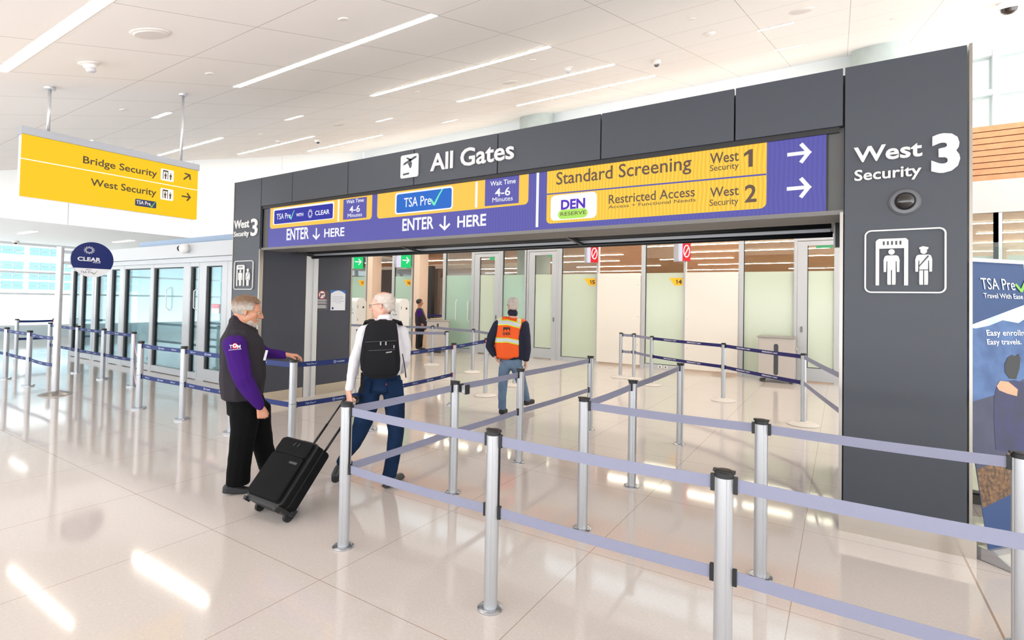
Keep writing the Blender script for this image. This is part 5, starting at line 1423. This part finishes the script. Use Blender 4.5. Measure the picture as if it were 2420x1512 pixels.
# --- B: traveller with backpack
Bf = Figure(925, 1151, 'person with white hair in a white shirt and blue jeans wearing a black backpack')
whitecl = M('white_cotton', (222, 220, 225), .8, bump=(16, .9)); denim = M('dark_denim', (17, 34, 60), .9, spec=.15, bump=(300, .3), vary=(6, (25, 47, 78)))
cloth(Bf, 'shirt', whitecl, [
    [(905, 768, .10, 38, 9, .10), (905, 792, .10, 50, 16, .13), (905, 840, .10, 50, 24, .13), (903, 880, .10, 47, 12, .125)],
    [(888, 760, .10, 14, 8, .08), (924, 760, .10, 14, 8, .08)],
    [(864, 782, .09, 20, 16, .085), (853, 815, .08, 17, 16, .075), (840, 850, .05, 14.5, 14, .065), (831, 890, .01, 12.5, 12, .055), (826, 918, -.02, 11, 8, .044)],
    [(946, 784, .10, 21, 16, .085), (955, 815, .13, 17, 16, .075), (957, 848, .17, 14, 14, .065), (950, 872, .28, 11, 10, .05)]], noise_=(.007, 13, .7))
cloth(Bf, 'shirt_collar', whitecl, [[(901, 751, .085, 9, 10, .074), (917, 750, .085, 9, 10, .074)], [(897, 760, .09, 14, 8, .095), (921, 759, .09, 14, 8, .095)]], voxel=.006, noise_=None)
cloth(Bf, 'jeans', denim, [
    [(901, 888, .10, 48, 6, .125), (902, 912, .10, 51, 20, .14)],
    [(874, 918, .10, 26, 16, .115), (868, 955, .10, 29, 20, .11), (857, 1000, .12, 23, 18, .085), (838, 1048, .15, 17, 16, .07), (806, 1090, .19, 12, 9, .062)],
    [(928, 918, .10, 26, 16, .115), (933, 955, .09, 26, 20, .11), (936, 1018, .02, 20, 18, .085), (928, 1085, 0, 17.5, 16, .075), (920, 1124, 0, 18, 8, .075)]], noise_=(.004, 12, .8))
bshoe = M('black_leather_shoe', (34, 34, 38), .35)
bm = bmesh.new(); Bf.chain(bm, [(915, 1140, -.02, 13, 10, .04), (928, 1133, .08, 13, 9, .04), (946, 1124, .20, 10, 6.5, .045)]); Bf.chain(bm, [(914, 1147, -.02, 13, 4, .042), (947, 1127, .20, 11, 3.5, .047)]); fuse('shoe', bm, bshoe, Bf.o, .007, 3)
bm = bmesh.new(); Bf.chain(bm, [(801, 1106, .17, 11, 10, .038), (794, 1122, .15, 12, 9, .042), (793, 1134, .16, 11, 6, .045)]); fuse('shoe', bm, bshoe, Bf.o, .007, 3)
Bf.chain(Bf.core, [(908, 785, .10, 20, 14, .08), (908, 752, .10, 15, 12, .058)])
ph = math.radians(20)
Bf.head(Bf.J(905, 722, .10), -Bf.right * math.cos(ph) + Bf.fwd * math.sin(ph) - Bf.up * .12, Vector((0, 0, 1)), 1.06)
Bf.hand(Bf.J(824, 926, -.03), -Bf.up + Bf.right * .16, Bf.fwd * .5 + Bf.right * .5, -Bf.right * .4 + Bf.fwd * .6, curl=62, k=.98, thumb=25)
Bf.hand(Bf.J(947, 874, .34), Bf.fwd, -Bf.up, -Bf.right, curl=45, k=.95)
Bf.finish(M('skin_fair', (219, 168, 148), .5), .0055); Bf.eyes()
hw = M('hair_white', (186, 174, 164), .7, bump=(120, .7), vary=(30, (206, 196, 188)))
Bf.hair('hair', hw, lambda p: p.z < .097 and ((p.y < .05 and p.z > .045) or (p.y < .022 and p.z > .02) or (p.y < -.028 and p.z > -.015) or (p.y < -.05 and p.z > -.035)), 1.05, .003, 45, thick=.006)
nape(Bf, hw)
glasses(Bf, M('dark_wire', (70, 60, 56), .3, .7))
b = B(); fp = Bf.plane(902, 912, -.052)
def patch(poly, d0=0, d1=.004):
    b = B(); b.slab([fp.uv(*q) for q in poly], fp, d0, d1); return b
o = obj('back_pocket', patch([(912, 900), (951, 898), (954, 932), (922, 938)], -.02, .004), M('denim_pocket', (19, 38, 66), .9, spec=.15, bump=(300, .3)), Bf.o, bevel=.003)
obj('pocket_tab', patch([(911.5, 906), (913.5, 906), (914, 910), (912, 910)], .004, .006), M('tab_red', (196, 40, 48), .6), o)
o = obj('back_pocket', patch([(857, 903), (877, 900), (871, 934), (858, 931)], -.02, .004), M('denim_pocket', (19, 38, 66), .9, spec=.15, bump=(300, .3)), Bf.o, bevel=.003)

# --- backpack
nyl = M('black_nylon', (17, 18, 23), .8, spec=.25, bump=(400, .2)); nyl2 = M('black_nylon_panel', (13, 14, 20), .8, spec=.25, bump=(400, .2))
pk = thing('backpack', Bf.J(900, 886, -.10), 'black backpack worn over the white shirt', 'backpack')
KP = Bf.plane(900, 820, -.045)
def kp(poly): return [KP.uv(*q) for q in poly]
outline = [(884, 757), (929, 756), (937, 763), (941, 790), (943, 815), (946, 845), (945, 868), (937, 884), (920, 888), (885, 890), (866, 884), (855, 868), (853, 845), (858, 808), (866, 772), (872, 762)]
b = B(); b.slab(kp(outline), KP, 0, .17); obj('main_compartment', b, nyl, pk, smooth='auto', bevel=.035)
b = B(); b.slab(kp([(866, 806), (935, 803), (939, 868), (930, 880), (876, 882), (864, 872)]), KP, .15, .20); fpk = obj('front_pocket', b, nyl2, pk, smooth='auto', bevel=.02)
b = B(); b.slab(kp([(874, 822), (934, 820), (935, 821.5), (874, 824)]), KP, .198, .203); obj('pocket_zip', b, M('zip_black', (26, 26, 31), .5), fpk)
b = B(); b.slab(kp([(866, 803.5), (936, 800.5), (936, 802.5), (866, 805.5)]), KP, .165, .178); obj('top_zip', b, M('zip_black', (26, 26, 31), .5), pk)
pull = M('zip_pull_steel', (118, 114, 108), .3, .8)
for x in (901, 913): b = B(); b.slab(kp([(x - 1.6, 803), (x + 1.6, 803), (x + 1.4, 811), (x - 1.4, 811)]), KP, .198, .206); obj('zip_pull', b, pull, pk)
b = B(); b.slab(kp([(913, 826.5), (926.5, 824.5), (926.5, 827), (913, 829)]), KP, .200, .205); obj('name_plate', b, pull, fpk)
b = B(); b.slab(kp([(930, 811), (932.5, 811), (932.5, 817.5), (930, 817.5)]), KP, .190, .204); obj('zip_pull', b, pull, pk)
b = B(); b.tube([KP.p(*KP.uv(893, 759), .03), KP.p(*KP.uv(898, 756), .035), KP.p(*KP.uv(912, 756), .035), KP.p(*KP.uv(918, 759), .03)], .009, 10); obj('grab_handle', b, nyl, pk, smooth=True)
for pts in ([(884, 765, -.045), (877, 757.5, -.015), (869, 757, .06), (865, 766, .14)], [(929, 764, -.045), (935, 757, -.015), (942, 758.5, .06), (946, 768, .14)]):
    b = B(); q = [Bf.J(*p) for p in pts]
    for a, c in zip(q, q[1:]): b.beam(a - (c - a) * .06, c + (c - a) * .06, .058, .012, up=Bf.up * .6 - Bf.fwd * .5)
    obj('shoulder_strap', b, nyl, pk, bevel=.003)
b = B(); q = [Bf.J(*p) for p in ((857, 880, -.10), (856, 905, -.10), (855, 928, -.09))]
for a, c in zip(q, q[1:]): b.beam(a, c, .03, .006, up=Bf.fwd)
obj('hip_strap', b, nyl, pk)
b = B(); b.tube([Bf.J(*p) for p in ((951, 836, -.06), (955, 858, -.055), (959, 885, -.05))], .004, 6); b.tube([Bf.J(*p) for p in ((958, 882, -.05), (959.5, 892, -.05))], .006, 6); obj('loose_strap', b, nyl, pk)

# --- suitcase
su = thing('suitcase', (-3.685, 2.46, 0), 'black upright suitcase tilted on two wheels, pulled by its long handle', 'suitcase')
SPn = Plane((-3.685, 2.525, .092), (1, 0, 0), (0, .653, .757))
scm = M('suitcase_nylon', (8, 8, 10), .8, spec=.2, bump=(500, .25)); scd = M('suitcase_trim', (22, 23, 26), .45)
b = B(); b.slab(rrect(-.235, -.055, .195, .442, .035), SPn, 0, .17); shell = obj('shell', b, scm, su, smooth='auto', bevel=.018)
b = B(); b.slab(rrect(-.226, -.042, .172, .305, .03), SPn, .165, .196); obj('front_pocket', b, scm, su, smooth='auto', bevel=.016)
b = B(); b.slab(rrect(-.226, .302, .172, .432, .03), SPn, .165, .190); obj('upper_pocket', b, scm, su, smooth='auto', bevel=.014)
b = B(); b.slab(rrect(.045, .240, .14, .258, .003), SPn, .196, .200); obj('name_plate', b, M('plate_gunmetal', (74, 80, 84), .3, .7), su)
b = B(); b.ring(rrect(-.237, -.057, .197, .444, .036), rrect(-.230, -.050, .190, .437, .03), SPn, .085, .094); obj('piping', b, scd, shell)
b = B(); b.ring(rrect(-.238, -.058, .198, .445, .036), rrect(-.230, -.050, .190, .437, .03), SPn, .150, .164); obj('piping', b, scd, shell)
b = B(); b.slab(rrect(-.225, -.085, .185, -.045, .02), SPn, .0, .16); obj('base_tray', b, scd, su, bevel=.01)
for q in (-1, 1):
    b = B(); c = q * .180 - .02; b.slab([(c - .03, -.02), (c + .03, -.02), (c + .025, -.085), (c - .025, -.085)], SPn, -.02, .03); obj('wheel_housing', b, scd, su, bevel=.006)
    b = B(); p = Vector((-3.685 + c, 2.458, .037)); b.tube([p - Vector((.013, 0, 0)), p + Vector((.013, 0, 0))], .037, 22); obj('wheel', b, M('wheel_rubber', (20, 20, 22), .6), su, smooth='auto')
    b = B(); b.slab([(q * .19 - .045, -.07), (q * .19 - .005, -.07), (q * .19 - .012, -.100), (q * .19 - .038, -.098)], SPn, .12, .175); obj('standing_foot', b, scd, su, bevel=.005)
    b = B(); b.tube([SPn.p(q * .09, .40, -.010), SPn.p(q * .09, .69, -.022)], .0105, 10); b.tube([SPn.p(q * .09, .68, -.022), SPn.p(q * .09, .945, -.034)], .0078, 10); obj('handle_tube', b, M('handle_black', (18, 18, 20), .35, .2), su, smooth=True)
b = B(); b.tube([SPn.p(-.09, .93, -.033), SPn.p(-.088, .965, -.036), SPn.p(-.07, .985, -.037), SPn.p(.07, .985, -.037), SPn.p(.088, .965, -.036), SPn.p(.09, .93, -.033)], .0135, 10); obj('handle_grip', b, M('grip_black', (16, 16, 18), .5), su, smooth=True)
b = B(); b.tube([SPn.p(-.09, .440, .10), SPn.p(-.07, .458, .10), SPn.p(.03, .458, .10), SPn.p(.05, .440, .10)], .010, 8); obj('carry_handle', b, scd, su, smooth=True)
for u_ in (-.02, .03): b = B(); b.beam(SPn.p(u_, .405, .192), SPn.p(u_ - .012, .375, .194), .010, .005, up=SPn.n); obj('zip_pull', b, M('plate_gunmetal', (74, 80, 84), .3, .7), su)

# --- C: person in the orange vest
C = Figure(1190, 979, 'person in an orange high visibility vest walking away towards the glass wall')
navy_j = M('navy_jacket', (26, 30, 52), .85, bump=(40, .3)); orange = M('orange_mesh_vest', (246, 92, 18), .7, bump=(90, .2)); lden = M('light_denim', (92, 114, 140), .9, spec=.15, bump=(300, .3), vary=(7, (110, 132, 156)))
cloth(C, 'jacket', navy_j, [
    [(1210, 760, 0, 32, 8, .10), (1204, 800, 0, 30, 20, .13), (1206, 842, 0, 26, 10, .135)], [(1226, 800, 0, 10, 20, .09), (1231, 846, 0, 8, 5, .07)],
    [(1178, 766, 0, 13, 11, .085), (1162, 795, -.02, 11.5, 10, .075), (1157, 818, -.02, 10, 9, .068), (1168, 838, -.06, 8, 7, .05)],
    [(1238, 768, 0, 13, 12, .085), (1243, 798, 0, 11.5, 12, .078), (1245, 826, .0, 10.5, 12, .07), (1243, 850, .0, 8.5, 5, .05)],
    [(1206, 738.5, -.01, 7, 9, .085), (1217, 740, -.01, 7, 9, .085)]], voxel=.010)
cloth(C, 'safety_vest', orange, [[(1193, 752, -.01, 17, 5, .075), (1226, 758, -.01, 19, 6, .075)], [(1208, 757, -.01, 35, 6, .10), (1202, 776, -.01, 32, 10, .15), (1198, 812, -.01, 32, 18, .17), (1197, 840, -.01, 28, 10, .165)], [(1200, 812, -.01, 31, 18, .165), (1216, 838, -.01, 12, 9, .14)]], voxel=.009, noise_=(.004, 9, .7))
cloth(C, 'jeans', lden, [[(1207, 852, 0, 29, 8, .125), (1207, 864, 0, 28, 10, .13)], [(1193, 868, 0, 15, 8, .11), (1189, 895, 0, 12.5, 12, .09), (1187, 930, 0, 10.5, 12, .07), (1187, 964, 0, 10, 5, .068)],
                         [(1221, 868, 0, 16, 8, .11), (1229, 892, .10, 13, 12, .09), (1237, 918, .26, 11, 12, .072), (1245, 944, .42, 9, 4, .065)]], noise_=(.005, 11, .8))
cshoe = M('dark_trainer', (34, 30, 32), .6)
for q in ([(1186, 971, -.0, 8, 6, .045), (1193, 969, .13, 7.5, 5, .048)], [(1243, 951, .40, 7.5, 6, .045), (1257, 947, .50, 7.5, 4.5, .048)]):
    bm = bmesh.new(); C.chain(bm, q); C.chain(bm, [(x, y + 4.5, dv, a, 2.2, c) for x, y, dv, a, b_, c in q]); fuse('shoe', bm, cshoe, C.o, .007, 3)
C.chain(C.core, [(1212, 760, 0, 12, 8, .07), (1212, 738, 0, 9.5, 8, .056)])
C.head(C.J(1212, 721.5, 0), C.fwd * .95 - C.right * .28, Vector((0, 0, 1)), 1.03)
C.hand(C.J(1169, 841, -.07), -C.up * .85 + C.right * .5, C.right, C.fwd, curl=18, k=1.0)
C.hand(C.J(1243, 855, 0), -C.up, -C.right, C.fwd, curl=30, k=.95)
C.finish(M('skin_rosy', (208, 160, 140), .5), .007); C.eyes()
C.hair('hair', hw, lambda p: p.z < .118 and ((p.y < .03 and p.z > .02) or (p.y < -.02 and p.z > -.03) or (p.y < -.05 and p.z > -.045)), 1.06, .003, 45, thick=.007)
nape(C, hw)
glasses(C, M('dark_wire', (70, 60, 56), .3, .7))
# reflective bands follow the back of the vest
vest = [o for o in C.o.children if o.name.startswith('safety_vest')][0]
def band(poly, m, name, lift):
    """a strip of tape wrapped on the vest: the outline dropped on to the cloth"""
    pl = C.plane(1200, 800, -.5); uv = [pl.uv(*q) for q in poly]
    me = vest.data; off = C.o.location
    from mathutils.bvhtree import BVHTree
    if not hasattr(C, 'bvh'): C.bvh = BVHTree.FromPolygons([v.co + off for v in me.vertices], [tuple(p.vertices) for p in me.polygons])
    b = B(); n = len(uv) // 2; top = uv[:n]; bot = uv[n:][::-1]; rows = []
    NU, NV = 40, 6
    def samp(line, t):
        x = t * (len(line) - 1); i = min(int(x), len(line) - 2); f = x - i
        return line[i][0] * (1 - f) + line[i + 1][0] * f, line[i][1] * (1 - f) + line[i + 1][1] * f
    grid = {}
    for i in range(NU + 1):
        a, c = samp(top, i / NU), samp(bot, i / NU)
        for j in range(NV + 1):
            u, v = a[0] + (c[0] - a[0]) * j / NV, a[1] + (c[1] - a[1]) * j / NV
            h = C.bvh.ray_cast(pl.p(u, v, 0), C.fwd)
            if h[0] is not None and h[3] < .9: grid[i, j] = b.bm.verts.new(h[0] - C.fwd * lift)
    for i in range(NU):
        for j in range(NV):
            q = [grid.get(k) for k in ((i, j), (i + 1, j), (i + 1, j + 1), (i, j + 1))]
            if all(q): b.bm.faces.new(q)
    o = obj(name, b, m, vest, smooth=True)
    md = o.modifiers.new('thickness', 'SOLIDIFY'); md.thickness = .002
    return o
lime = M('lime_tape', (226, 232, 40), .6); refl = M('reflective_tape', (206, 212, 218), .4)
band([(1168, 759), (1200, 757), (1234, 766), (1230, 780), (1200, 771), (1168, 772)], lime, 'tape_edge', .004); band([(1168, 761), (1200, 759.5), (1234, 768.5), (1230, 777), (1200, 768.5), (1168, 769.5)], refl, 'reflective_tape', .007)
band([(1163, 802), (1200, 801.5), (1231, 809), (1230, 822), (1200, 814), (1163, 815)], lime, 'tape_edge', .004); band([(1163, 804), (1200, 803.5), (1231, 811), (1230, 819), (1200, 811.5), (1163, 812.5)], refl, 'reflective_tape', .007)
band([(1180, 748), (1189, 746), (1184, 760), (1173, 761)], lime, 'tape_edge', .004); band([(1181.5, 749), (1187, 747.5), (1182, 760), (1175, 761)], refl, 'reflective_tape', .007)
band([(1223, 747), (1235, 752), (1233, 767), (1223, 764)], lime, 'tape_edge', .004); band([(1225, 748.5), (1232.5, 752), (1231, 766), (1225, 764)], refl, 'reflective_tape', .007)
ln = M('vest_print', (58, 40, 30), .7)
band([(1189, 776), (1206, 776.5), (1206, 786), (1189, 786)], ln, 'mountain_mark', .004)
band([(1190, 785.5), (1194, 780.5), (1198, 784.5), (1201, 779.5), (1204.5, 784), (1204.5, 785.5), (1201, 786), (1198, 786), (1194, 786), (1190, 786)], orange, 'mountain_cut', .0065)
for k, (x, dx_) in enumerate(((1188.5, 0), (1195.5, 1), (1200.5, 2))):
    tb = B(); pl = C.plane(1200, 800, -.5); u0, v0 = pl.uv(x, 795.5); u1, v1 = pl.uv(x + (5.6, 4.2, 5.2)[k], 788.5)
    write(tb, 'DEN'[k], pl, u0, u1, v0, v1 - v0, 0, .0, .05, solid=False)
    for v in tb.bm.verts:
        h = C.bvh.ray_cast(v.co, C.fwd)
        if h[0] is not None: v.co = h[0] - C.fwd * .005
    o = obj('lettering', tb, ln, vest)
band([(1198, 746), (1207, 746), (1207, 749.5), (1198, 749.5)], ln, 'neck_tab', .004)

# --- D: staff member standing in the lane
D = Figure(992, 825, 'person in black vest and purple sleeves standing in the open lane by the podium')
dk = M('black_uniform', (24, 22, 28), .85)
cloth(D, 'trousers', dk, [[(992, 778, 0, 12, 6, .13), (992, 788, 0, 11, 6, .13)], [(990, 790, -.07, 8, 5, .10), (988, 805, -.07, 6.5, 6, .075), (987, 819, -.07, 6, 3, .07)], [(993, 790, .07, 8, 5, .10), (993, 805, .07, 6.5, 6, .075), (993, 818, .07, 6, 3, .07)]], voxel=.016, noise_=None)
cloth(D, 'uniform_vest', M('plum_black_vest', (40, 32, 46), .85), [[(992, 731, 0, 8, 4, .10), (992, 742, 0, 12, 6, .18), (995, 760, 0, 15, 9, .19), (997, 775, 0, 14, 5, .17)]], voxel=.014, noise_=None)
cloth(D, 'shirt_sleeve', purple, [[(991, 736, -.17, 6, 4.5, .08), (991, 746, -.18, 5.5, 4, .07)]], voxel=.012, noise_=None)
cloth(D, 'under_sleeve', dk, [[(991, 747, -.18, 5, 4, .062), (992, 756, -.19, 4.4, 4, .055), (995.5, 763, -.19, 3, 2, .04)]], voxel=.012, noise_=None)
cloth(D, 'shirt_sleeve', purple, [[(993, 737, .17, 6, 4.5, .08), (995, 750, .18, 5, 4, .06), (1000, 760, .15, 3.5, 3, .045)]], voxel=.012, noise_=None)
for dv, x in ((-.07, 984.5), (.07, 990)):
    bm = bmesh.new(); D.chain(bm, [(x + 1, 822, dv, 4, 2.6, .045), (x + 12, 824, dv, 4, 1.8, .048)]); fuse('shoe', bm, M('black_shoe', (38, 38, 42), .6), D.o, .012, 2)
D.chain(D.core, [(991, 735, 0, 5, 4, .065), (991, 723, 0, 4, 4, .055)])
D.head(D.J(992, 715.5, 0), D.right, Vector((0, 0, 1)), 1.03)
D.hand(D.J(996.5, 765, -.19), -D.up * .9 + D.right * .4, D.fwd, D.right, curl=20, k=1.0)
D.finish(M('skin_brown', (176, 118, 88), .5), .009); D.eyes()
D.hair('hair', M('hair_black', (20, 17, 17), .5, bump=(90, .5)), lambda p: (p.z > .07 and p.y < .08) or (p.z > .0 and p.y < .03) or (p.y < -.02), 1.12, .004, 30, thick=.01)
b = B(); b.tube([D.J(*p) for p in ((996, 728, -.10), (1003, 744, -.12), (1008, 754, -.02))], .006, 6); obj('lanyard', b, M('lanyard_grey', (150, 146, 150), .6), D.o)
b = B(); q = D.plane(1010, 760, -.02); b.slab([(-.05, -.09), (.05, -.09), (.05, .06), (-.05, .06)], q, 0, .01); obj('identity_card', b, black, D.o)
# ================================================================== ceiling lights
def ceiling_strip(x0, x1, y, label, m=strip_mat, w=.10):
    z = ceil_z(y)
    o = thing('linear_ceiling_light', ((x0 + x1) / 2, y, z), label, 'ceiling light', 'linear lights in the hall ceiling')
    def quad(xa, ya, xb, yb, dz):
        b = B(); v = [(xa, ya, ceil_z(ya) - dz), (xb, ya, ceil_z(ya) - dz), (xb, yb, ceil_z(yb) - dz), (xa, yb, ceil_z(yb) - dz)]
        t = [(p[0], p[1], p[2] + dz * .7) for p in v]
        b.face(v); b.face(t[::-1])
        for i in range(4): b.face([v[i], v[(i + 1) % 4], t[(i + 1) % 4], t[i]])
        return b
    obj('frame', quad(x0 - .012, y - w / 2 - .018, x1 + .012, y + w / 2 + .018, .004), M('light_trim', (214, 208, 203), .5), o)
    obj('diffuser', quad(x0, y - w / 2, x1, y + w / 2, .008), m, o)
    return o
ROWS = (1.64, 4.09, 6.61, 9.13, 11.65)
near = ('nearest the camera', 'second from the camera', 'third from the camera', 'fourth from the camera', 'farthest up the slope')
for i, y in enumerate(ROWS):
    ceiling_strip(-7.33, -3.63, y, 'white line of light in the middle of the ceiling, ' + near[i], strip_far if i > 1 else strip_mat)
    if i: ceiling_strip(-16.1, -12.45, y, 'white line of light over the left doors, ' + near[i], strip_far if i > 1 else strip_mat)
    if i > 2: ceiling_strip(1.40, 5.1, y, 'white line of light over the grey pillar, ' + near[i], strip_far)
# long strips in the timber ceiling of the security hall
rs = random.Random(3)
sec_mat = M('security_led_strip', (255, 244, 226), .5, emit=40.0)
n = 0
for y in (15.2, 17.2, 19.6, 22.4, 25.8, 29.6, 33.5, 38.5):
    x = -22 + rs.uniform(0, 3)
    while x < 9:
        L = rs.choice((3.0, 4.6, 6.0))
        if n < 60 and not (y > 17 and y < 19 and x < -10):
            o = thing('linear_ceiling_light', (x + L / 2, y, 3.64), 'long strip of light in the timber ceiling beyond the glass wall', 'ceiling light', 'linear lights in the timber ceiling')
            b = B(); b.box(x, y - .06, 3.625, x + L, y + .06, 3.64); obj('frame', b, M('light_trim', (214, 208, 203), .5), o)
            b = B(); b.box(x + .02, y - .045, 3.615, x + L - .02, y + .045, 3.625); obj('diffuser', b, sec_mat, o)
            n += 1
        x += L + rs.uniform(1.2, 2.6)
for x, y, t in ((-20.3, 7.2, 'nearest the oval hanging sign'), (-20.4, 4.6, 'farther left')):
    pass
for px, py, lb in ((65, 548, 'short light in the low ceiling left of the round pole sign'), (292, 569, 'short light in the low ceiling right of the round pole sign')):
    c = at_z(px, py, 3.5)
    o = thing('linear_ceiling_light', c, lb, 'ceiling light')
    b = B(); b.box(c.x - .75, c.y - .08, 3.485, c.x + .75, c.y + .08, 3.5); obj('frame', b, M('light_trim', (214, 208, 203), .5), o)
    b = B(); b.box(c.x - .72, c.y - .06, 3.475, c.x + .72, c.y + .06, 3.485); obj('diffuser', b, strip_cool, o)
